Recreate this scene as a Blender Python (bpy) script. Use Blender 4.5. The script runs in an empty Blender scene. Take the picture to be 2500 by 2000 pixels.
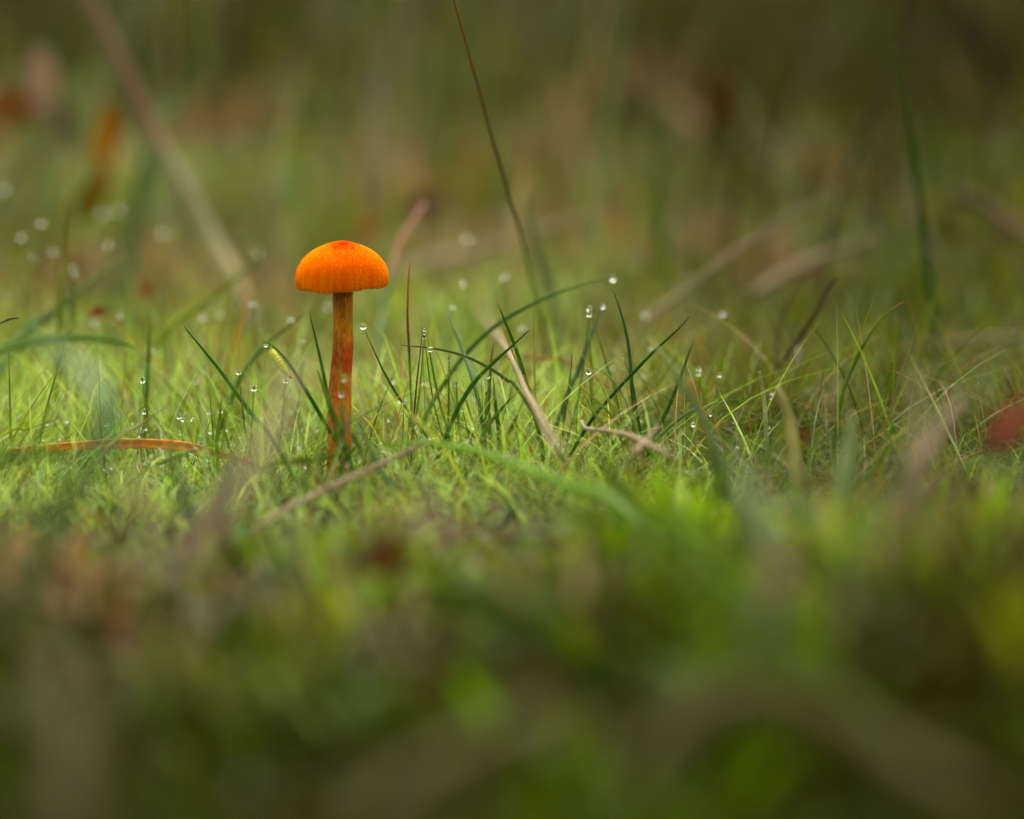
import bpy, bmesh, math, random
import numpy as np
from mathutils import Vector

# ------------------------------------------------------------------ camera, light, exposure
# One Blender unit is one centimetre of the place.
SC = bpy.context.scene
COL = SC.collection
CAM_H, PITCH, FPX = 12.0, math.radians(9.5), 6944.0
cam_data = bpy.data.cameras.new('camera')
cam = bpy.data.objects.new('camera', cam_data)
COL.objects.link(cam)
cam.location = (0, 0, CAM_H)
cam.rotation_euler = (math.radians(90) - PITCH, 0, 0)
cam_data.sensor_width = 36.0
cam_data.lens = 100.0
cam_data.clip_start = 0.5
cam_data.clip_end = 5000.0
cam_data.dof.use_dof = True
cam_data.dof.focus_distance = 60.6
cam_data.dof.aperture_fstop = 0.040
cam_data.dof.aperture_blades = 9
SC.camera = cam

SUN_EL, SUN_AZ = math.radians(58), math.radians(-1)      # behind and a little left of the mushroom
world = bpy.data.worlds.new('World')
SC.world = world
world.use_nodes = True
wn = world.node_tree
wn.nodes.clear()
w_out = wn.nodes.new('ShaderNodeOutputWorld')
w_bg = wn.nodes.new('ShaderNodeBackground')
w_sky = wn.nodes.new('ShaderNodeTexSky')
w_sky.sky_type = 'NISHITA'
w_sky.sun_disc = False
w_sky.sun_elevation = SUN_EL
w_sky.sun_rotation = SUN_AZ
w_sky.dust_density = 6.0
w_sky.ozone_density = 0.5
w_hs = wn.nodes.new('ShaderNodeHueSaturation')             # overcast: nearly colourless
w_hs.inputs['Saturation'].default_value = 0.0
w_bg.inputs['Strength'].default_value = 0.15
wn.links.new(w_sky.outputs[0], w_hs.inputs['Color'])
w_wb = wn.nodes.new('ShaderNodeMixRGB')                   # warm white of the cloud cover
w_wb.blend_type = 'MULTIPLY'
w_wb.inputs[0].default_value = 1.0
w_wb.inputs[2].default_value = (1.0, 0.96, 0.80, 1)
wn.links.new(w_hs.outputs[0], w_wb.inputs[1])
wn.links.new(w_wb.outputs[0], w_bg.inputs['Color'])
wn.links.new(w_bg.outputs[0], w_out.inputs['Surface'])

sun_data = bpy.data.lights.new('sun', 'SUN')
sun_data.energy = 1.5
sun_data.angle = math.radians(22)
sun_data.color = (1.0, 0.94, 0.78)
sun = bpy.data.objects.new('sun', sun_data)
COL.objects.link(sun)
sdir = Vector((math.sin(SUN_AZ) * math.cos(SUN_EL), math.cos(SUN_AZ) * math.cos(SUN_EL), math.sin(SUN_EL)))
sun.rotation_euler = sdir.to_track_quat('Z', 'Y').to_euler()
sun.location = (-30, 60, 120)

SC.view_settings.view_transform = 'Standard'
SC.view_settings.look = 'None'
SC.view_settings.gamma = 1.0
SC.view_settings.use_curve_mapping = False
SC.view_settings.exposure = 1.3
SC.render.engine = 'CYCLES'
SC.cycles.use_denoising = True
SC.cycles.max_bounces = 8
SC.cycles.diffuse_bounces = 4
SC.cycles.transmission_bounces = 8
SC.cycles.caustics_reflective = False
SC.cycles.caustics_refractive = False
SC.cycles.sample_clamp_indirect = 6.0

# ------------------------------------------------------------------ helpers
R = random.Random(7)
CP, SP = math.cos(PITCH), math.sin(PITCH)


def P(px, py, d):
    """Point of the place seen at a pixel of the 2500 x 2000 photograph, d cm along the view axis."""
    a, b = (px - 1250) / FPX, (py - 1000) / FPX
    return Vector((d * a, d * (CP - b * SP), CAM_H - d * (SP + b * CP)))


def noise_grid(seed, n=64):
    return np.random.RandomState(seed).rand(n, n)


def vnoise(x, y, scale, seed):
    """Smooth value noise 0..1 at arrays x, y."""
    g = noise_grid(seed)
    n = g.shape[0]
    u, v = np.asarray(x, float) / scale, np.asarray(y, float) / scale
    iu, iv = np.floor(u).astype(int), np.floor(v).astype(int)
    fu, fv = u - iu, v - iv
    fu, fv = fu * fu * (3 - 2 * fu), fv * fv * (3 - 2 * fv)
    a, b = g[iu % n, iv % n], g[(iu + 1) % n, iv % n]
    c, d = g[iu % n, (iv + 1) % n], g[(iu + 1) % n, (iv + 1) % n]
    return (a * (1 - fu) + b * fu) * (1 - fv) + (c * (1 - fu) + d * fu) * fv


def ground_z(x, y):
    x, y = np.asarray(x, float), np.asarray(y, float)
    z = 0.25 + 0.8 * (vnoise(x, y, 7.0, 1) - 0.5) + 0.35 * (vnoise(x, y, 2.3, 2) - 0.5)
    z = z + 0.30 + (0.1 + 0.5 * np.clip((x + 2.5) / 5, 0, 1)) * np.exp(-((y - 46) / 6.0) ** 2) - 1.2 * np.clip((43 - y) / 12, 0, 1)
    z = z + 0.40 * np.exp(-((x + 3.4) / 3.2) ** 2 - ((y - 58.2) / 2.4) ** 2)      # moss heaped before the stem
    up = np.clip(y - 67, 0, None)                          # a mossy bank climbs away behind
    z = z + 0.118 * up * up / (up + 6.0)
    z = z + (1.6 * (vnoise(x, y, 13.0, 3) - 0.5) + 0.7 * (vnoise(x, y, 5.0, 4) - 0.5)) * np.clip((y - 72) / 30, 0, 1)
    over = np.clip(y - 175, 0, None)                       # and levels off out of sight
    return z - 0.118 * over * over / (over + 20.0)


def gz(x, y):
    return float(ground_z(x, y))


def tag(o, label=None, cat=None, group=None, kind=None):
    if label: o['label'] = label
    if cat: o['category'] = cat
    if group: o['group'] = group
    if kind: o['kind'] = kind
    return o


def link_mesh(name, verts, faces, mat, cols=None, parent=None, smooth=True):
    me = bpy.data.meshes.new(name)
    me.from_pydata([tuple(v) for v in verts], [], faces)
    if smooth:
        me.polygons.foreach_set('use_smooth', [True] * len(me.polygons))
    if cols is not None:
        at = me.color_attributes.new('tint', 'FLOAT_COLOR', 'POINT')
        at.data.foreach_set('color', np.array([(c[0], c[1], c[2], 1.0) for c in cols], dtype=np.float32).ravel())
    me.materials.append(mat)
    me.update()
    o = bpy.data.objects.new(name, me)
    COL.objects.link(o)
    if parent is not None:
        o.parent = parent
    return o


def empty(name, loc=(0, 0, 0)):
    o = bpy.data.objects.new(name, None)
    o.empty_display_size = 0.2
    o.location = loc
    COL.objects.link(o)
    return o


def spline(pts, n):
    """Catmull-Rom through points of any dimension."""
    p = np.array([list(q) for q in pts], float)
    if len(p) == 2:
        t = np.linspace(0, 1, n + 1)[:, None]
        return p[0] * (1 - t) + p[1] * t
    ext = np.vstack([2 * p[0] - p[1], p, 2 * p[-1] - p[-2]])
    out = []
    segs = len(p) - 1
    for i in range(n + 1):
        s = i / n * segs
        k = min(int(s), segs - 1)
        t = s - k
        a, b, c, d = ext[k], ext[k + 1], ext[k + 2], ext[k + 3]
        out.append(0.5 * ((2 * b) + (c - a) * t + (2 * a - 5 * b + 4 * c - d) * t * t + (-a + 3 * b - 3 * c + d) * t ** 3))
    return np.array(out)


def lerp_stops(stops, t):
    for (t0, c0), (t1, c1) in zip(stops, stops[1:]):
        if t <= t1:
            k = 0 if t1 == t0 else max(0.0, (t - t0) / (t1 - t0))
            return tuple(a * (1 - k) + b * k for a, b in zip(c0, c1))
    return stops[-1][1]


# ------------------------------------------------------------------ materials
def new_mat(name):
    m = bpy.data.materials.new(name)
    m.use_nodes = True
    nt = m.node_tree
    nt.nodes.clear()
    out = nt.nodes.new('ShaderNodeOutputMaterial')
    return m, nt, out


def plant_material(name, translucent, rough, spec, grain, grain_scale=(30, 30, 6)):
    """Colour comes from each plant's own tint; grain adds streaks; part of the light passes through."""
    m, nt, out = new_mat(name)
    N, L = nt.nodes, nt.links
    at = N.new('ShaderNodeAttribute'); at.attribute_name = 'tint'
    tc = N.new('ShaderNodeTexCoord')
    mp = N.new('ShaderNodeMapping'); mp.inputs['Scale'].default_value = grain_scale
    nz = N.new('ShaderNodeTexNoise'); nz.inputs['Scale'].default_value = 1.0; nz.inputs['Detail'].default_value = 3
    mr = N.new('ShaderNodeMapRange')
    mr.inputs['To Min'].default_value = 1 - grain; mr.inputs['To Max'].default_value = 1 + grain
    mr.inputs['From Min'].default_value = 0.25; mr.inputs['From Max'].default_value = 0.75
    mx = N.new('ShaderNodeVectorMath'); mx.operation = 'SCALE'
    pb = N.new('ShaderNodeBsdfPrincipled')
    pb.inputs['Roughness'].default_value = rough
    pb.inputs['Specular IOR Level'].default_value = spec
    tr = N.new('ShaderNodeBsdfTranslucent')
    ms = N.new('ShaderNodeMixShader'); ms.inputs[0].default_value = translucent
    L.new(tc.outputs['Object'], mp.inputs['Vector']); L.new(mp.outputs[0], nz.inputs['Vector'])
    L.new(nz.outputs['Fac'], mr.inputs['Value'])
    L.new(at.outputs['Color'], mx.inputs[0]); L.new(mr.outputs[0], mx.inputs['Scale'])
    L.new(mx.outputs[0], pb.inputs['Base Color']); L.new(mx.outputs[0], tr.inputs['Color'])
    L.new(pb.outputs[0], ms.inputs[1]); L.new(tr.outputs[0], ms.inputs[2])
    L.new(ms.outputs[0], out.inputs['Surface'])
    return m


M_GRASS = plant_material('living grass', 0.45, 0.45, 0.10, 0.18)
M_STRAW = plant_material('dry straw', 0.2, 0.65, 0.06, 0.30, (45, 45, 45))
M_LEAF = plant_material('dead leaf', 0.45, 0.55, 0.15, 0.35, (9, 9, 9))

m, nt, out = new_mat('dew water')
pb = nt.nodes.new('ShaderNodeBsdfPrincipled')
pb.inputs['Base Color'].default_value = (1, 1, 1, 1)
pb.inputs['Roughness'].default_value = 0.0
pb.inputs['IOR'].default_value = 1.333
pb.inputs['Transmission Weight'].default_value = 1.0
nt.links.new(pb.outputs[0], out.inputs['Surface'])
M_WATER = m

# damp soil, leaf mould and moss
m, nt, out = new_mat('mossy soil')
N, L = nt.nodes, nt.links
tc = N.new('ShaderNodeTexCoord')
n1 = N.new('ShaderNodeTexNoise'); n1.inputs['Scale'].default_value = 0.22; n1.inputs['Detail'].default_value = 6
n2 = N.new('ShaderNodeTexNoise'); n2.inputs['Scale'].default_value = 3.0; n2.inputs['Detail'].default_value = 8
cr = N.new('ShaderNodeValToRGB')
e = cr.color_ramp.elements
e[0].position, e[0].color = 0.30, (0.010, 0.006, 0.002, 1)
e[1].position, e[1].color = 0.70, (0.028, 0.019, 0.008, 1)
q = e.new(0.5); q.color = (0.014, 0.022, 0.002, 1)
mx = N.new('ShaderNodeMixRGB'); mx.blend_type = 'OVERLAY'; mx.inputs[0].default_value = 0.6
pb = N.new('ShaderNodeBsdfPrincipled'); pb.inputs['Roughness'].default_value = 0.8
bp = N.new('ShaderNodeBump'); bp.inputs['Strength'].default_value = 0.7; bp.inputs['Distance'].default_value = 0.2
L.new(tc.outputs['Object'], n1.inputs['Vector']); L.new(tc.outputs['Object'], n2.inputs['Vector'])
L.new(n1.outputs['Fac'], cr.inputs[0]); L.new(cr.outputs[0], mx.inputs[1]); L.new(n2.outputs['Color'], mx.inputs[2])
L.new(mx.outputs[0], pb.inputs['Base Color']); L.new(n2.outputs['Fac'], bp.inputs['Height'])
L.new(bp.outputs[0], pb.inputs['Normal']); L.new(pb.outputs[0], out.inputs['Surface'])
M_SOIL = m


# ------------------------------------------------------------------ the ground
def axis(inner, outer, fine, coarse):
    a = list(np.arange(-inner, inner + 1e-6, fine))
    v, s = inner, fine
    while v < outer:
        s *= coarse
        v += s
        a.append(v); a.insert(0, -v)
    return np.array(a)


gx = axis(45, 3000, 0.75, 1.35)
gy = np.concatenate([-axis(0.75, 3000, 0.75, 1.35)[axis(0.75, 3000, 0.75, 1.35) > 0][::-1], np.arange(0, 230, 0.75),
                     230 + axis(0.75, 3000, 0.75, 1.35)[axis(0.75, 3000, 0.75, 1.35) >= 0]])
XX, YY = np.meshgrid(gx, gy)
ZZ = ground_z(XX, YY)
nx, ny = len(gx), len(gy)
verts = np.stack([XX.ravel(), YY.ravel(), ZZ.ravel()], 1)
idx = np.arange(nx * ny).reshape(ny, nx)
quads = np.stack([idx[:-1, :-1], idx[:-1, 1:], idx[1:, 1:], idx[1:, :-1]], -1).reshape(-1, 4)


def big_mesh(name, verts, faces, mat, cols=None):
    """Mesh from arrays: faces is an (n, 4) quad array."""
    me = bpy.data.meshes.new(name)
    me.vertices.add(len(verts)); me.vertices.foreach_set('co', verts.astype(np.float32).ravel())
    nf = len(faces)
    me.loops.add(nf * 4); me.loops.foreach_set('vertex_index', faces.astype(np.int32).ravel())
    me.polygons.add(nf)
    me.polygons.foreach_set('loop_start', np.arange(0, nf * 4, 4, dtype=np.int32))
    me.polygons.foreach_set('loop_total', np.full(nf, 4, dtype=np.int32))
    me.polygons.foreach_set('use_smooth', np.ones(nf, dtype=bool))
    if cols is not None:
        at = me.color_attributes.new('tint', 'FLOAT_COLOR', 'POINT')
        c4 = np.concatenate([cols, np.ones((len(cols), 1))], 1).astype(np.float32)
        at.data.foreach_set('color', c4.ravel())
    me.materials.append(mat)
    me.update(calc_edges=True)
    me.validate()
    o = bpy.data.objects.new(name, me)
    COL.objects.link(o)
    return o


tag(big_mesh('ground', verts, quads, M_SOIL), kind='structure')

# ------------------------------------------------------------------ palettes (base colours)
GREEN = np.array([(0.085, 0.140, 0.003), (0.120, 0.175, 0.004), (0.150, 0.210, 0.006), (0.055, 0.110, 0.004), (0.145, 0.165, 0.004)])
LIME = np.array([(0.225, 0.370, 0.025), (0.330, 0.450, 0.110), (0.165, 0.315, 0.020), (0.300, 0.350, 0.035), (0.300, 0.410, 0.150)])
TEAL = np.array([(0.080, 0.150, 0.045), (0.110, 0.190, 0.065), (0.150, 0.225, 0.095)])
STRAW = np.array([(0.270, 0.190, 0.095), (0.200, 0.140, 0.065), (0.320, 0.235, 0.135), (0.160, 0.095, 0.040)])
RUST = np.array([(0.230, 0.085, 0.014), (0.160, 0.060, 0.014), (0.280, 0.150, 0.014)])
LEAFY = np.array([(0.080, 0.165, 0.001), (0.105, 0.190, 0.001), (0.130, 0.195, 0.002), (0.060, 0.135, 0.001)])
DEEP = np.array([(0.028, 0.048, 0.001), (0.040, 0.060, 0.001), (0.020, 0.036, 0.002)])
DARK = np.array([(0.040, 0.026, 0.011), (0.028, 0.020, 0.009), (0.055, 0.034, 0.018)])


def grass_field(name, n, sample, height, width, palette_of, bend, mat, seed, segs=4, label=None, cat='grass', lean=0.35):
    """A field of tapering blades as one mesh. sample(rs, n) -> x, y; the rest are per-blade functions."""
    rs = np.random.RandomState(seed)
    x, y = sample(rs, n)
    n = len(x)
    z = ground_z(x, y) - 0.1
    h = height(rs, x, y)
    w = width(rs, x, y)
    col = palette_of(rs, x, y)
    az = rs.rand(n) * 2 * np.pi
    az2 = az + (rs.rand(n) - 0.5) * 1.2
    ln = np.abs(rs.randn(n)) * lean
    bd = np.abs(rs.randn(n)) * bend
    face = rs.rand(n) * np.pi
    V = np.zeros((n, segs + 1, 2, 3))
    C = np.zeros((n, segs + 1, 2, 3))
    tipc = col * (1.0 + 0.25 * rs.rand(n, 1)) + np.array([0.02, 0.01, 0.0])
    for k in range(segs + 1):
        t = k / segs
        # arc: lean plus a droop growing with t squared
        out_r = h * (ln * t + bd * t * t)
        up = h * t * np.clip(1 - 0.28 * (ln + bd * t) ** 2 * 0.9, 0.15, 1)
        cx = x + np.cos(az) * h * ln * t + np.cos(az2) * h * bd * t * t
        cy = y + np.sin(az) * h * ln * t + np.sin(az2) * h * bd * t * t
        cz = z + up
        ww = w * (1.0 - t ** 2.2) * 0.5 + w * 0.04
        V[:, k, 0] = np.stack([cx - np.cos(face) * ww, cy - np.sin(face) * ww, cz], 1)
        V[:, k, 1] = np.stack([cx + np.cos(face) * ww, cy + np.sin(face) * ww, cz], 1)
        c = col * (1 - t) + tipc * t
        C[:, k, 0] = c; C[:, k, 1] = c
    vid = np.arange(n * (segs + 1) * 2).reshape(n, segs + 1, 2)
    F = np.stack([vid[:, :-1, 0], vid[:, :-1, 1], vid[:, 1:, 1], vid[:, 1:, 0]], -1).reshape(-1, 4)
    o = big_mesh(name, V.reshape(-1, 3), F, mat, np.clip(C.reshape(-1, 3), 0, 1))
    tag(o, label, cat, None, 'stuff')
    return o


def pick(rs, pal, n):
    return pal[rs.randint(0, len(pal), n)] * (0.75 + 0.5 * rs.rand(n, 1))


def wedge(y0, y1, margin, power=1.0):
    """Random points on the ground seen by the camera between depths y0 and y1, and a margin beside."""
    def f(rs, n):
        y = y0 + (y1 - y0) * rs.rand(n) ** power
        half = y * 0.185 + margin
        x = (rs.rand(n) * 2 - 1) * half
        return x, y
    return f


def cell(x, y, sx, sy, seed):
    """A random number 0..1 for each wandering tuft of about sx by sy cm."""
    wx = x + 0.9 * sx * (vnoise(x, y, sx * 0.8, seed) - 0.5)
    wy = y + 0.9 * sy * (vnoise(x, y, sx * 0.8, seed + 1) - 0.5)
    g = noise_grid(seed + 2, 97)
    return g[np.floor(wx / sx).astype(int) % 97, np.floor(wy / sy).astype(int) % 97]


def choose(rs, u, table):
    """Colours for tuft numbers u from (upper limit, palette, gain) rows."""
    n = len(u)
    c = np.zeros((n, 3))
    lo = 0.0
    for hi, pal, gain in table:
        k = (u >= lo) & (u < hi)
        c[k] = (pick(rs, pal, n) * gain)[k]
        lo = hi
    return c


# --- short, fine grass round the mushroom
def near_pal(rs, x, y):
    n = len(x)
    right = np.clip((x - 0.8) / 5, 0, 1)                    # light falling off to the right, painted with a darker palette
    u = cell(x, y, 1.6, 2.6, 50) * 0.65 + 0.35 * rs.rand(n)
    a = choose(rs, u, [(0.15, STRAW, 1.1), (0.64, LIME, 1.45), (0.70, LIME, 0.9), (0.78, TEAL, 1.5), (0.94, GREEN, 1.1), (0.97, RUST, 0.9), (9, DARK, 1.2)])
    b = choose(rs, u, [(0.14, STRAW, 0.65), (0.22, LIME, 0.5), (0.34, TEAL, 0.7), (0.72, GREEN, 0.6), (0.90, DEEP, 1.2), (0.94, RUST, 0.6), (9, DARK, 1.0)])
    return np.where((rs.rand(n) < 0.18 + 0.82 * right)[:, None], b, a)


def near_h(rs, x, y):
    tuft = cell(x, y, 1.3, 2.2, 53)
    return (0.7 + 1.5 * rs.rand(len(x)) ** 2) * (0.55 + 0.8 * tuft) + 1.3 * (rs.rand(len(x)) < 0.10) * rs.rand(len(x))


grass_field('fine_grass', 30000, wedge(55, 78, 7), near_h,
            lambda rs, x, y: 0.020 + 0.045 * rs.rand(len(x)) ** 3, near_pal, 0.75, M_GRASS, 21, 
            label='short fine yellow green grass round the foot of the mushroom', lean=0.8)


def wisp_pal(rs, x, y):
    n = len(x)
    right = np.clip((x - 0.8) / 5, 0, 1)  # same painted fall-off of light towards the right
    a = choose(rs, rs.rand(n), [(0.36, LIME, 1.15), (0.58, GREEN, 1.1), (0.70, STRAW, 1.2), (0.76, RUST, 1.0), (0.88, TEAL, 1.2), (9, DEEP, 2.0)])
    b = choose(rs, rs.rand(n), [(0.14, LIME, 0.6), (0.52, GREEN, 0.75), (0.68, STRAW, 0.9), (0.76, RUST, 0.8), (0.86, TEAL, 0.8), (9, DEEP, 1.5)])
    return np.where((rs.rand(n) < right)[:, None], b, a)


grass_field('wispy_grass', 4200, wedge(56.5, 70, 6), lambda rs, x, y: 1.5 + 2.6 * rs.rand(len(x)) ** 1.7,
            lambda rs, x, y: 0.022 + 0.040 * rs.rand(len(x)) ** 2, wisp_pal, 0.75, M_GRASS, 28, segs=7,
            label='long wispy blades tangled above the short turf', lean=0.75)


def mid_h(rs, x, y):
    tuft = cell(x, y, 2.0, 3.0, 57)
    left = np.clip((-x - 4) / 3, 0, 1)
    tuft = tuft * np.clip(1.25 - (y - 66) / 55, 0.5, 1)
    return (1.4 + 1.6 * rs.rand(len(x))) * (0.5 + 0.75 * tuft + 0.55 * 0.6 * left * tuft)


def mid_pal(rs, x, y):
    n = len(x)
    right = np.clip((x - 0.8) / 5, 0, 1)  # darker palette to the right stands in for weaker light
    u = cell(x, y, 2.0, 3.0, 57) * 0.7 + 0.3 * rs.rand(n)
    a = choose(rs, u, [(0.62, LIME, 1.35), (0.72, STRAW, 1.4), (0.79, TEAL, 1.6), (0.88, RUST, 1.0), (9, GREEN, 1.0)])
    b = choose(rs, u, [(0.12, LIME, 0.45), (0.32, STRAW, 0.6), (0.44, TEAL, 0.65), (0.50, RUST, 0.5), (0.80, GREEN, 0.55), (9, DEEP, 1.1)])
    f = vnoise(x, y, 7.0, 88)                             # patches of brown litter between
    a = np.where(((f > 0.58) & (y > 70) & (rs.rand(n) < 0.8))[:, None], choose(rs, rs.rand(n), [(0.5, STRAW, 1.0), (0.7, RUST, 0.8), (9, DARK, 1.5)]), a)
    return np.where((rs.rand(n) < 0.15 + 0.85 * right)[:, None], b, a)


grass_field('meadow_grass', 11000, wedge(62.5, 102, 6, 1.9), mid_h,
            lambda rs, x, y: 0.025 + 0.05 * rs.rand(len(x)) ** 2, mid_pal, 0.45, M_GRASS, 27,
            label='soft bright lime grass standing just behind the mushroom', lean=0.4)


# --- a low felt of moss and fine threads under it
def felt_pal(rs, x, y):
    u = cell(x, y, 1.2, 2.0, 56) * 0.6 + 0.4 * rs.rand(len(x)) + 0.12 * np.clip((x - 2) / 6, 0, 1)
    return choose(rs, u, [(0.26, STRAW, 0.9), (0.31, RUST, 0.8), (0.58, LIME, 0.85), (0.80, GREEN, 0.9), (9, DARK, 1.2)])


grass_field('moss', 26000, wedge(52, 80, 6), lambda rs, x, y: 0.35 + 0.5 * rs.rand(len(x)),
            lambda rs, x, y: 0.02 + 0.02 * rs.rand(len(x)), felt_pal, 0.9, M_GRASS, 22, segs=3,
            label='low green moss covering the soil between the grass', cat='moss', lean=0.9)


# --- grass and dead stalks close to the camera
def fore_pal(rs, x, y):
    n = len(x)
    near = np.clip((47 - y) / 8, 0, 1)                    # foreground shade put into the colour: darker palette towards the camera
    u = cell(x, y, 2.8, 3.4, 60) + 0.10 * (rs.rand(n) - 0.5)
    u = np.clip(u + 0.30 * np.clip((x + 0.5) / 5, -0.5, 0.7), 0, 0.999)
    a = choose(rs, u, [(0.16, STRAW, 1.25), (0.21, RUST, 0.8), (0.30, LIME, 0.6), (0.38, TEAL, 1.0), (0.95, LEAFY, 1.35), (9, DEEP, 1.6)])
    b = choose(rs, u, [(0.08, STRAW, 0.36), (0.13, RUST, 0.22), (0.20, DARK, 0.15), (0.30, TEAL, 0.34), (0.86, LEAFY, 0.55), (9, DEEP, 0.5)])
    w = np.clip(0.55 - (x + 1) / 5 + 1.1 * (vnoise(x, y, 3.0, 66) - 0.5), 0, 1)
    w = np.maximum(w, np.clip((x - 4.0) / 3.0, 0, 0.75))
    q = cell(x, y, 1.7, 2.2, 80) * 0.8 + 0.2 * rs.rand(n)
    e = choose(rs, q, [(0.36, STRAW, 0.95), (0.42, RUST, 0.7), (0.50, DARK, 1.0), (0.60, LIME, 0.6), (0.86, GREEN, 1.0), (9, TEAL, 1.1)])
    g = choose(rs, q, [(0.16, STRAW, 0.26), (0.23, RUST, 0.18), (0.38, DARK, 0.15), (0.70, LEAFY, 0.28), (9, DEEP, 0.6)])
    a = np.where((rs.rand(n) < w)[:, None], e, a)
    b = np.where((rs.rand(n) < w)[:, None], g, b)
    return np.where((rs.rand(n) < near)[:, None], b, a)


def fore_h(rs, x, y):
    c = cell(x, y, 2.8, 3.4, 60)
    h = (0.8 + 1.5 * rs.rand(len(x))) * (0.6 + 0.9 * ((c * 7) % 1.0))
    line = 1110 + 430 * vnoise(x, y, 2.6, 63) - 120 * np.clip(x / 5, -0.7, 1)     # the growth stays low enough to see the mushroom over it
    top = CAM_H - y * (SP + (line - 1000) / FPX * CP)
    return np.minimum(h, np.clip(top - ground_z(x, y), 0.4, 9))


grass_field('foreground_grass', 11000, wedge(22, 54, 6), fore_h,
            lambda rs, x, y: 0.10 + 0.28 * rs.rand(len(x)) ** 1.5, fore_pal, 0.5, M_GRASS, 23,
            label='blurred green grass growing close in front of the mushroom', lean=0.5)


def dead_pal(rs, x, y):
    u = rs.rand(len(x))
    g = (0.13 + 0.5 * np.clip((y - 42) / 12, 0, 1))[:, None]  # gain drops towards the camera, painting shade into the stalks
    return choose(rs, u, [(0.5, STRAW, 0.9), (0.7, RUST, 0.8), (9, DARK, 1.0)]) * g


def dead_sample(rs, n):
    x, y = wedge(24, 56, 6)(rs, n)
    k = rs.rand(n) < np.clip(vnoise(x, y, 3.0, 32) * 2.2 - 0.6, 0.1, 1)
    return x[k], y[k]


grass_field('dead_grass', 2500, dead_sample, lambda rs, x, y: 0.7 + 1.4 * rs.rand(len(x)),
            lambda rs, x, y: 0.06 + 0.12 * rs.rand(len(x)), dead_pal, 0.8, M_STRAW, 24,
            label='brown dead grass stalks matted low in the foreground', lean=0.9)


# --- the rough grass and dead growth rising behind
def back_pal(rs, x, y):
    n = len(x)
    far = np.clip((y - 92) / 40, 0, 1)  # dark far growth, with light fall-off at the edges painted in too
    side = np.clip(np.abs(x / y + 0.03) / 0.18, 0, 1)
    rt = np.clip(x / y / 0.15, 0, 1)
    u = cell(x, y, 3.4, 9.0, 70) + 0.15 * (rs.rand(n) - 0.5)
    v = cell(x, y, 3.0, 6.0, 73) * 0.8 + 0.2 * rs.rand(n)
    a = choose(rs, v, [(0.22, STRAW, 0.95), (0.29, RUST, 0.8), (0.50, LIME, 0.42), (0.66, TEAL, 0.8), (0.90, GREEN, 0.85), (9, DARK, 1.4)])
    b = choose(rs, v, [(0.16, STRAW, 0.15), (0.22, RUST, 0.14), (0.46, GREEN, 0.24), (0.64, TEAL, 0.20), (0.86, DEEP, 0.55), (9, DARK, 0.2)])
    return np.where((rs.rand(n) < np.clip(far * (0.45 + 0.8 * side) + 0.45 * rt + np.clip((y - 104) / 30, 0, 0.7), 0, 1))[:, None], b, a)


def back_h(rs, x, y):
    k = np.clip((y - 72) / 35, 0, 1)
    tuft = cell(x, y, 3.4, 9.0, 70)
    tuft = (tuft * 13) % 1.0
    return (0.8 + 1.0 * rs.rand(len(x))) * (0.7 + 1.2 * k * tuft ** 2) + 2.5 * k * (rs.rand(len(x)) < 0.03)


grass_field('rough_grass', 52000, wedge(73, 200, 8, 1.3), back_h,
            lambda rs, x, y: (0.07 + 0.20 * rs.rand(len(x)) ** 1.5) * (0.7 + 0.9 * np.clip((y - 74) / 50, 0, 1)), back_pal, 0.6, M_GRASS, 25,
            label='rough green and brown grass rising out of focus behind', lean=0.35)


# --- the same rough growth further out to both sides
def outer_sample(rs, n):
    y = 20 + 180 * rs.rand(n)
    x = (0.185 * y + 4 + 60 * rs.rand(n) ** 1.4) * np.where(rs.rand(n) < 0.5, -1, 1)
    return x, y


grass_field('rough_grass', 22000, outer_sample, lambda rs, x, y: 1.0 + 2.2 * rs.rand(len(x)), lambda rs, x, y: 0.12 + 0.25 * rs.rand(len(x)), back_pal, 0.6, M_GRASS, 30,
            label='rough olive grass spreading out on both sides of the clearing', lean=0.5)


# --- thin taller stems that streak the background
def tall_pal(rs, x, y):
    rt = np.clip(x / y / 0.15, 0, 1) + 0.8 * np.clip((y - 88) / 30, 0, 1)  # darker to the right and far back, light fall-off put into colour
    n = len(x)
    a = choose(rs, rs.rand(n), [(0.30, STRAW, 0.7), (0.36, RUST, 0.5), (0.75, GREEN, 0.6), (9, TEAL, 0.7)])
    b = choose(rs, rs.rand(n), [(0.25, STRAW, 0.14), (0.32, RUST, 0.12), (0.60, GREEN, 0.25), (0.82, DEEP, 0.9), (9, DARK, 0.5)])
    return np.where((rs.rand(n) < rt)[:, None], b, a)


grass_field('tall_grass', 650, wedge(80, 130, 6), lambda rs, x, y: 4 + 8 * rs.rand(len(x)) ** 1.3,
            lambda rs, x, y: 0.07 + 0.12 * rs.rand(len(x)), tall_pal, 0.18, M_GRASS, 29, segs=6,
            label='thin tall stems streaking the blurred growth behind', lean=0.22)


# --- tall unseen tussocks, added behind and beside the camera to block skylight
def added_tussock_sample(rs, n):
    y = -45 + 85 * rs.rand(n)
    x = (rs.rand(n) * 2 - 1) * 42
    k = (np.abs(x) > 30) | (y < -18)
    return x[k], y[k]


grass_field('added_tussock_grass', 9000, added_tussock_sample, lambda rs, x, y: 7 + 8 * rs.rand(len(x)),
            lambda rs, x, y: 0.15 + 0.25 * rs.rand(len(x)),
            lambda rs, x, y: choose(rs, rs.rand(len(x)), [(0.3, STRAW, 0.7), (0.7, GREEN, 0.8), (9, DEEP, 1.2)]), 0.25, M_GRASS, 26,
            label='tall tussock grass added out of view to block skylight from the foreground', lean=0.18)

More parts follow.
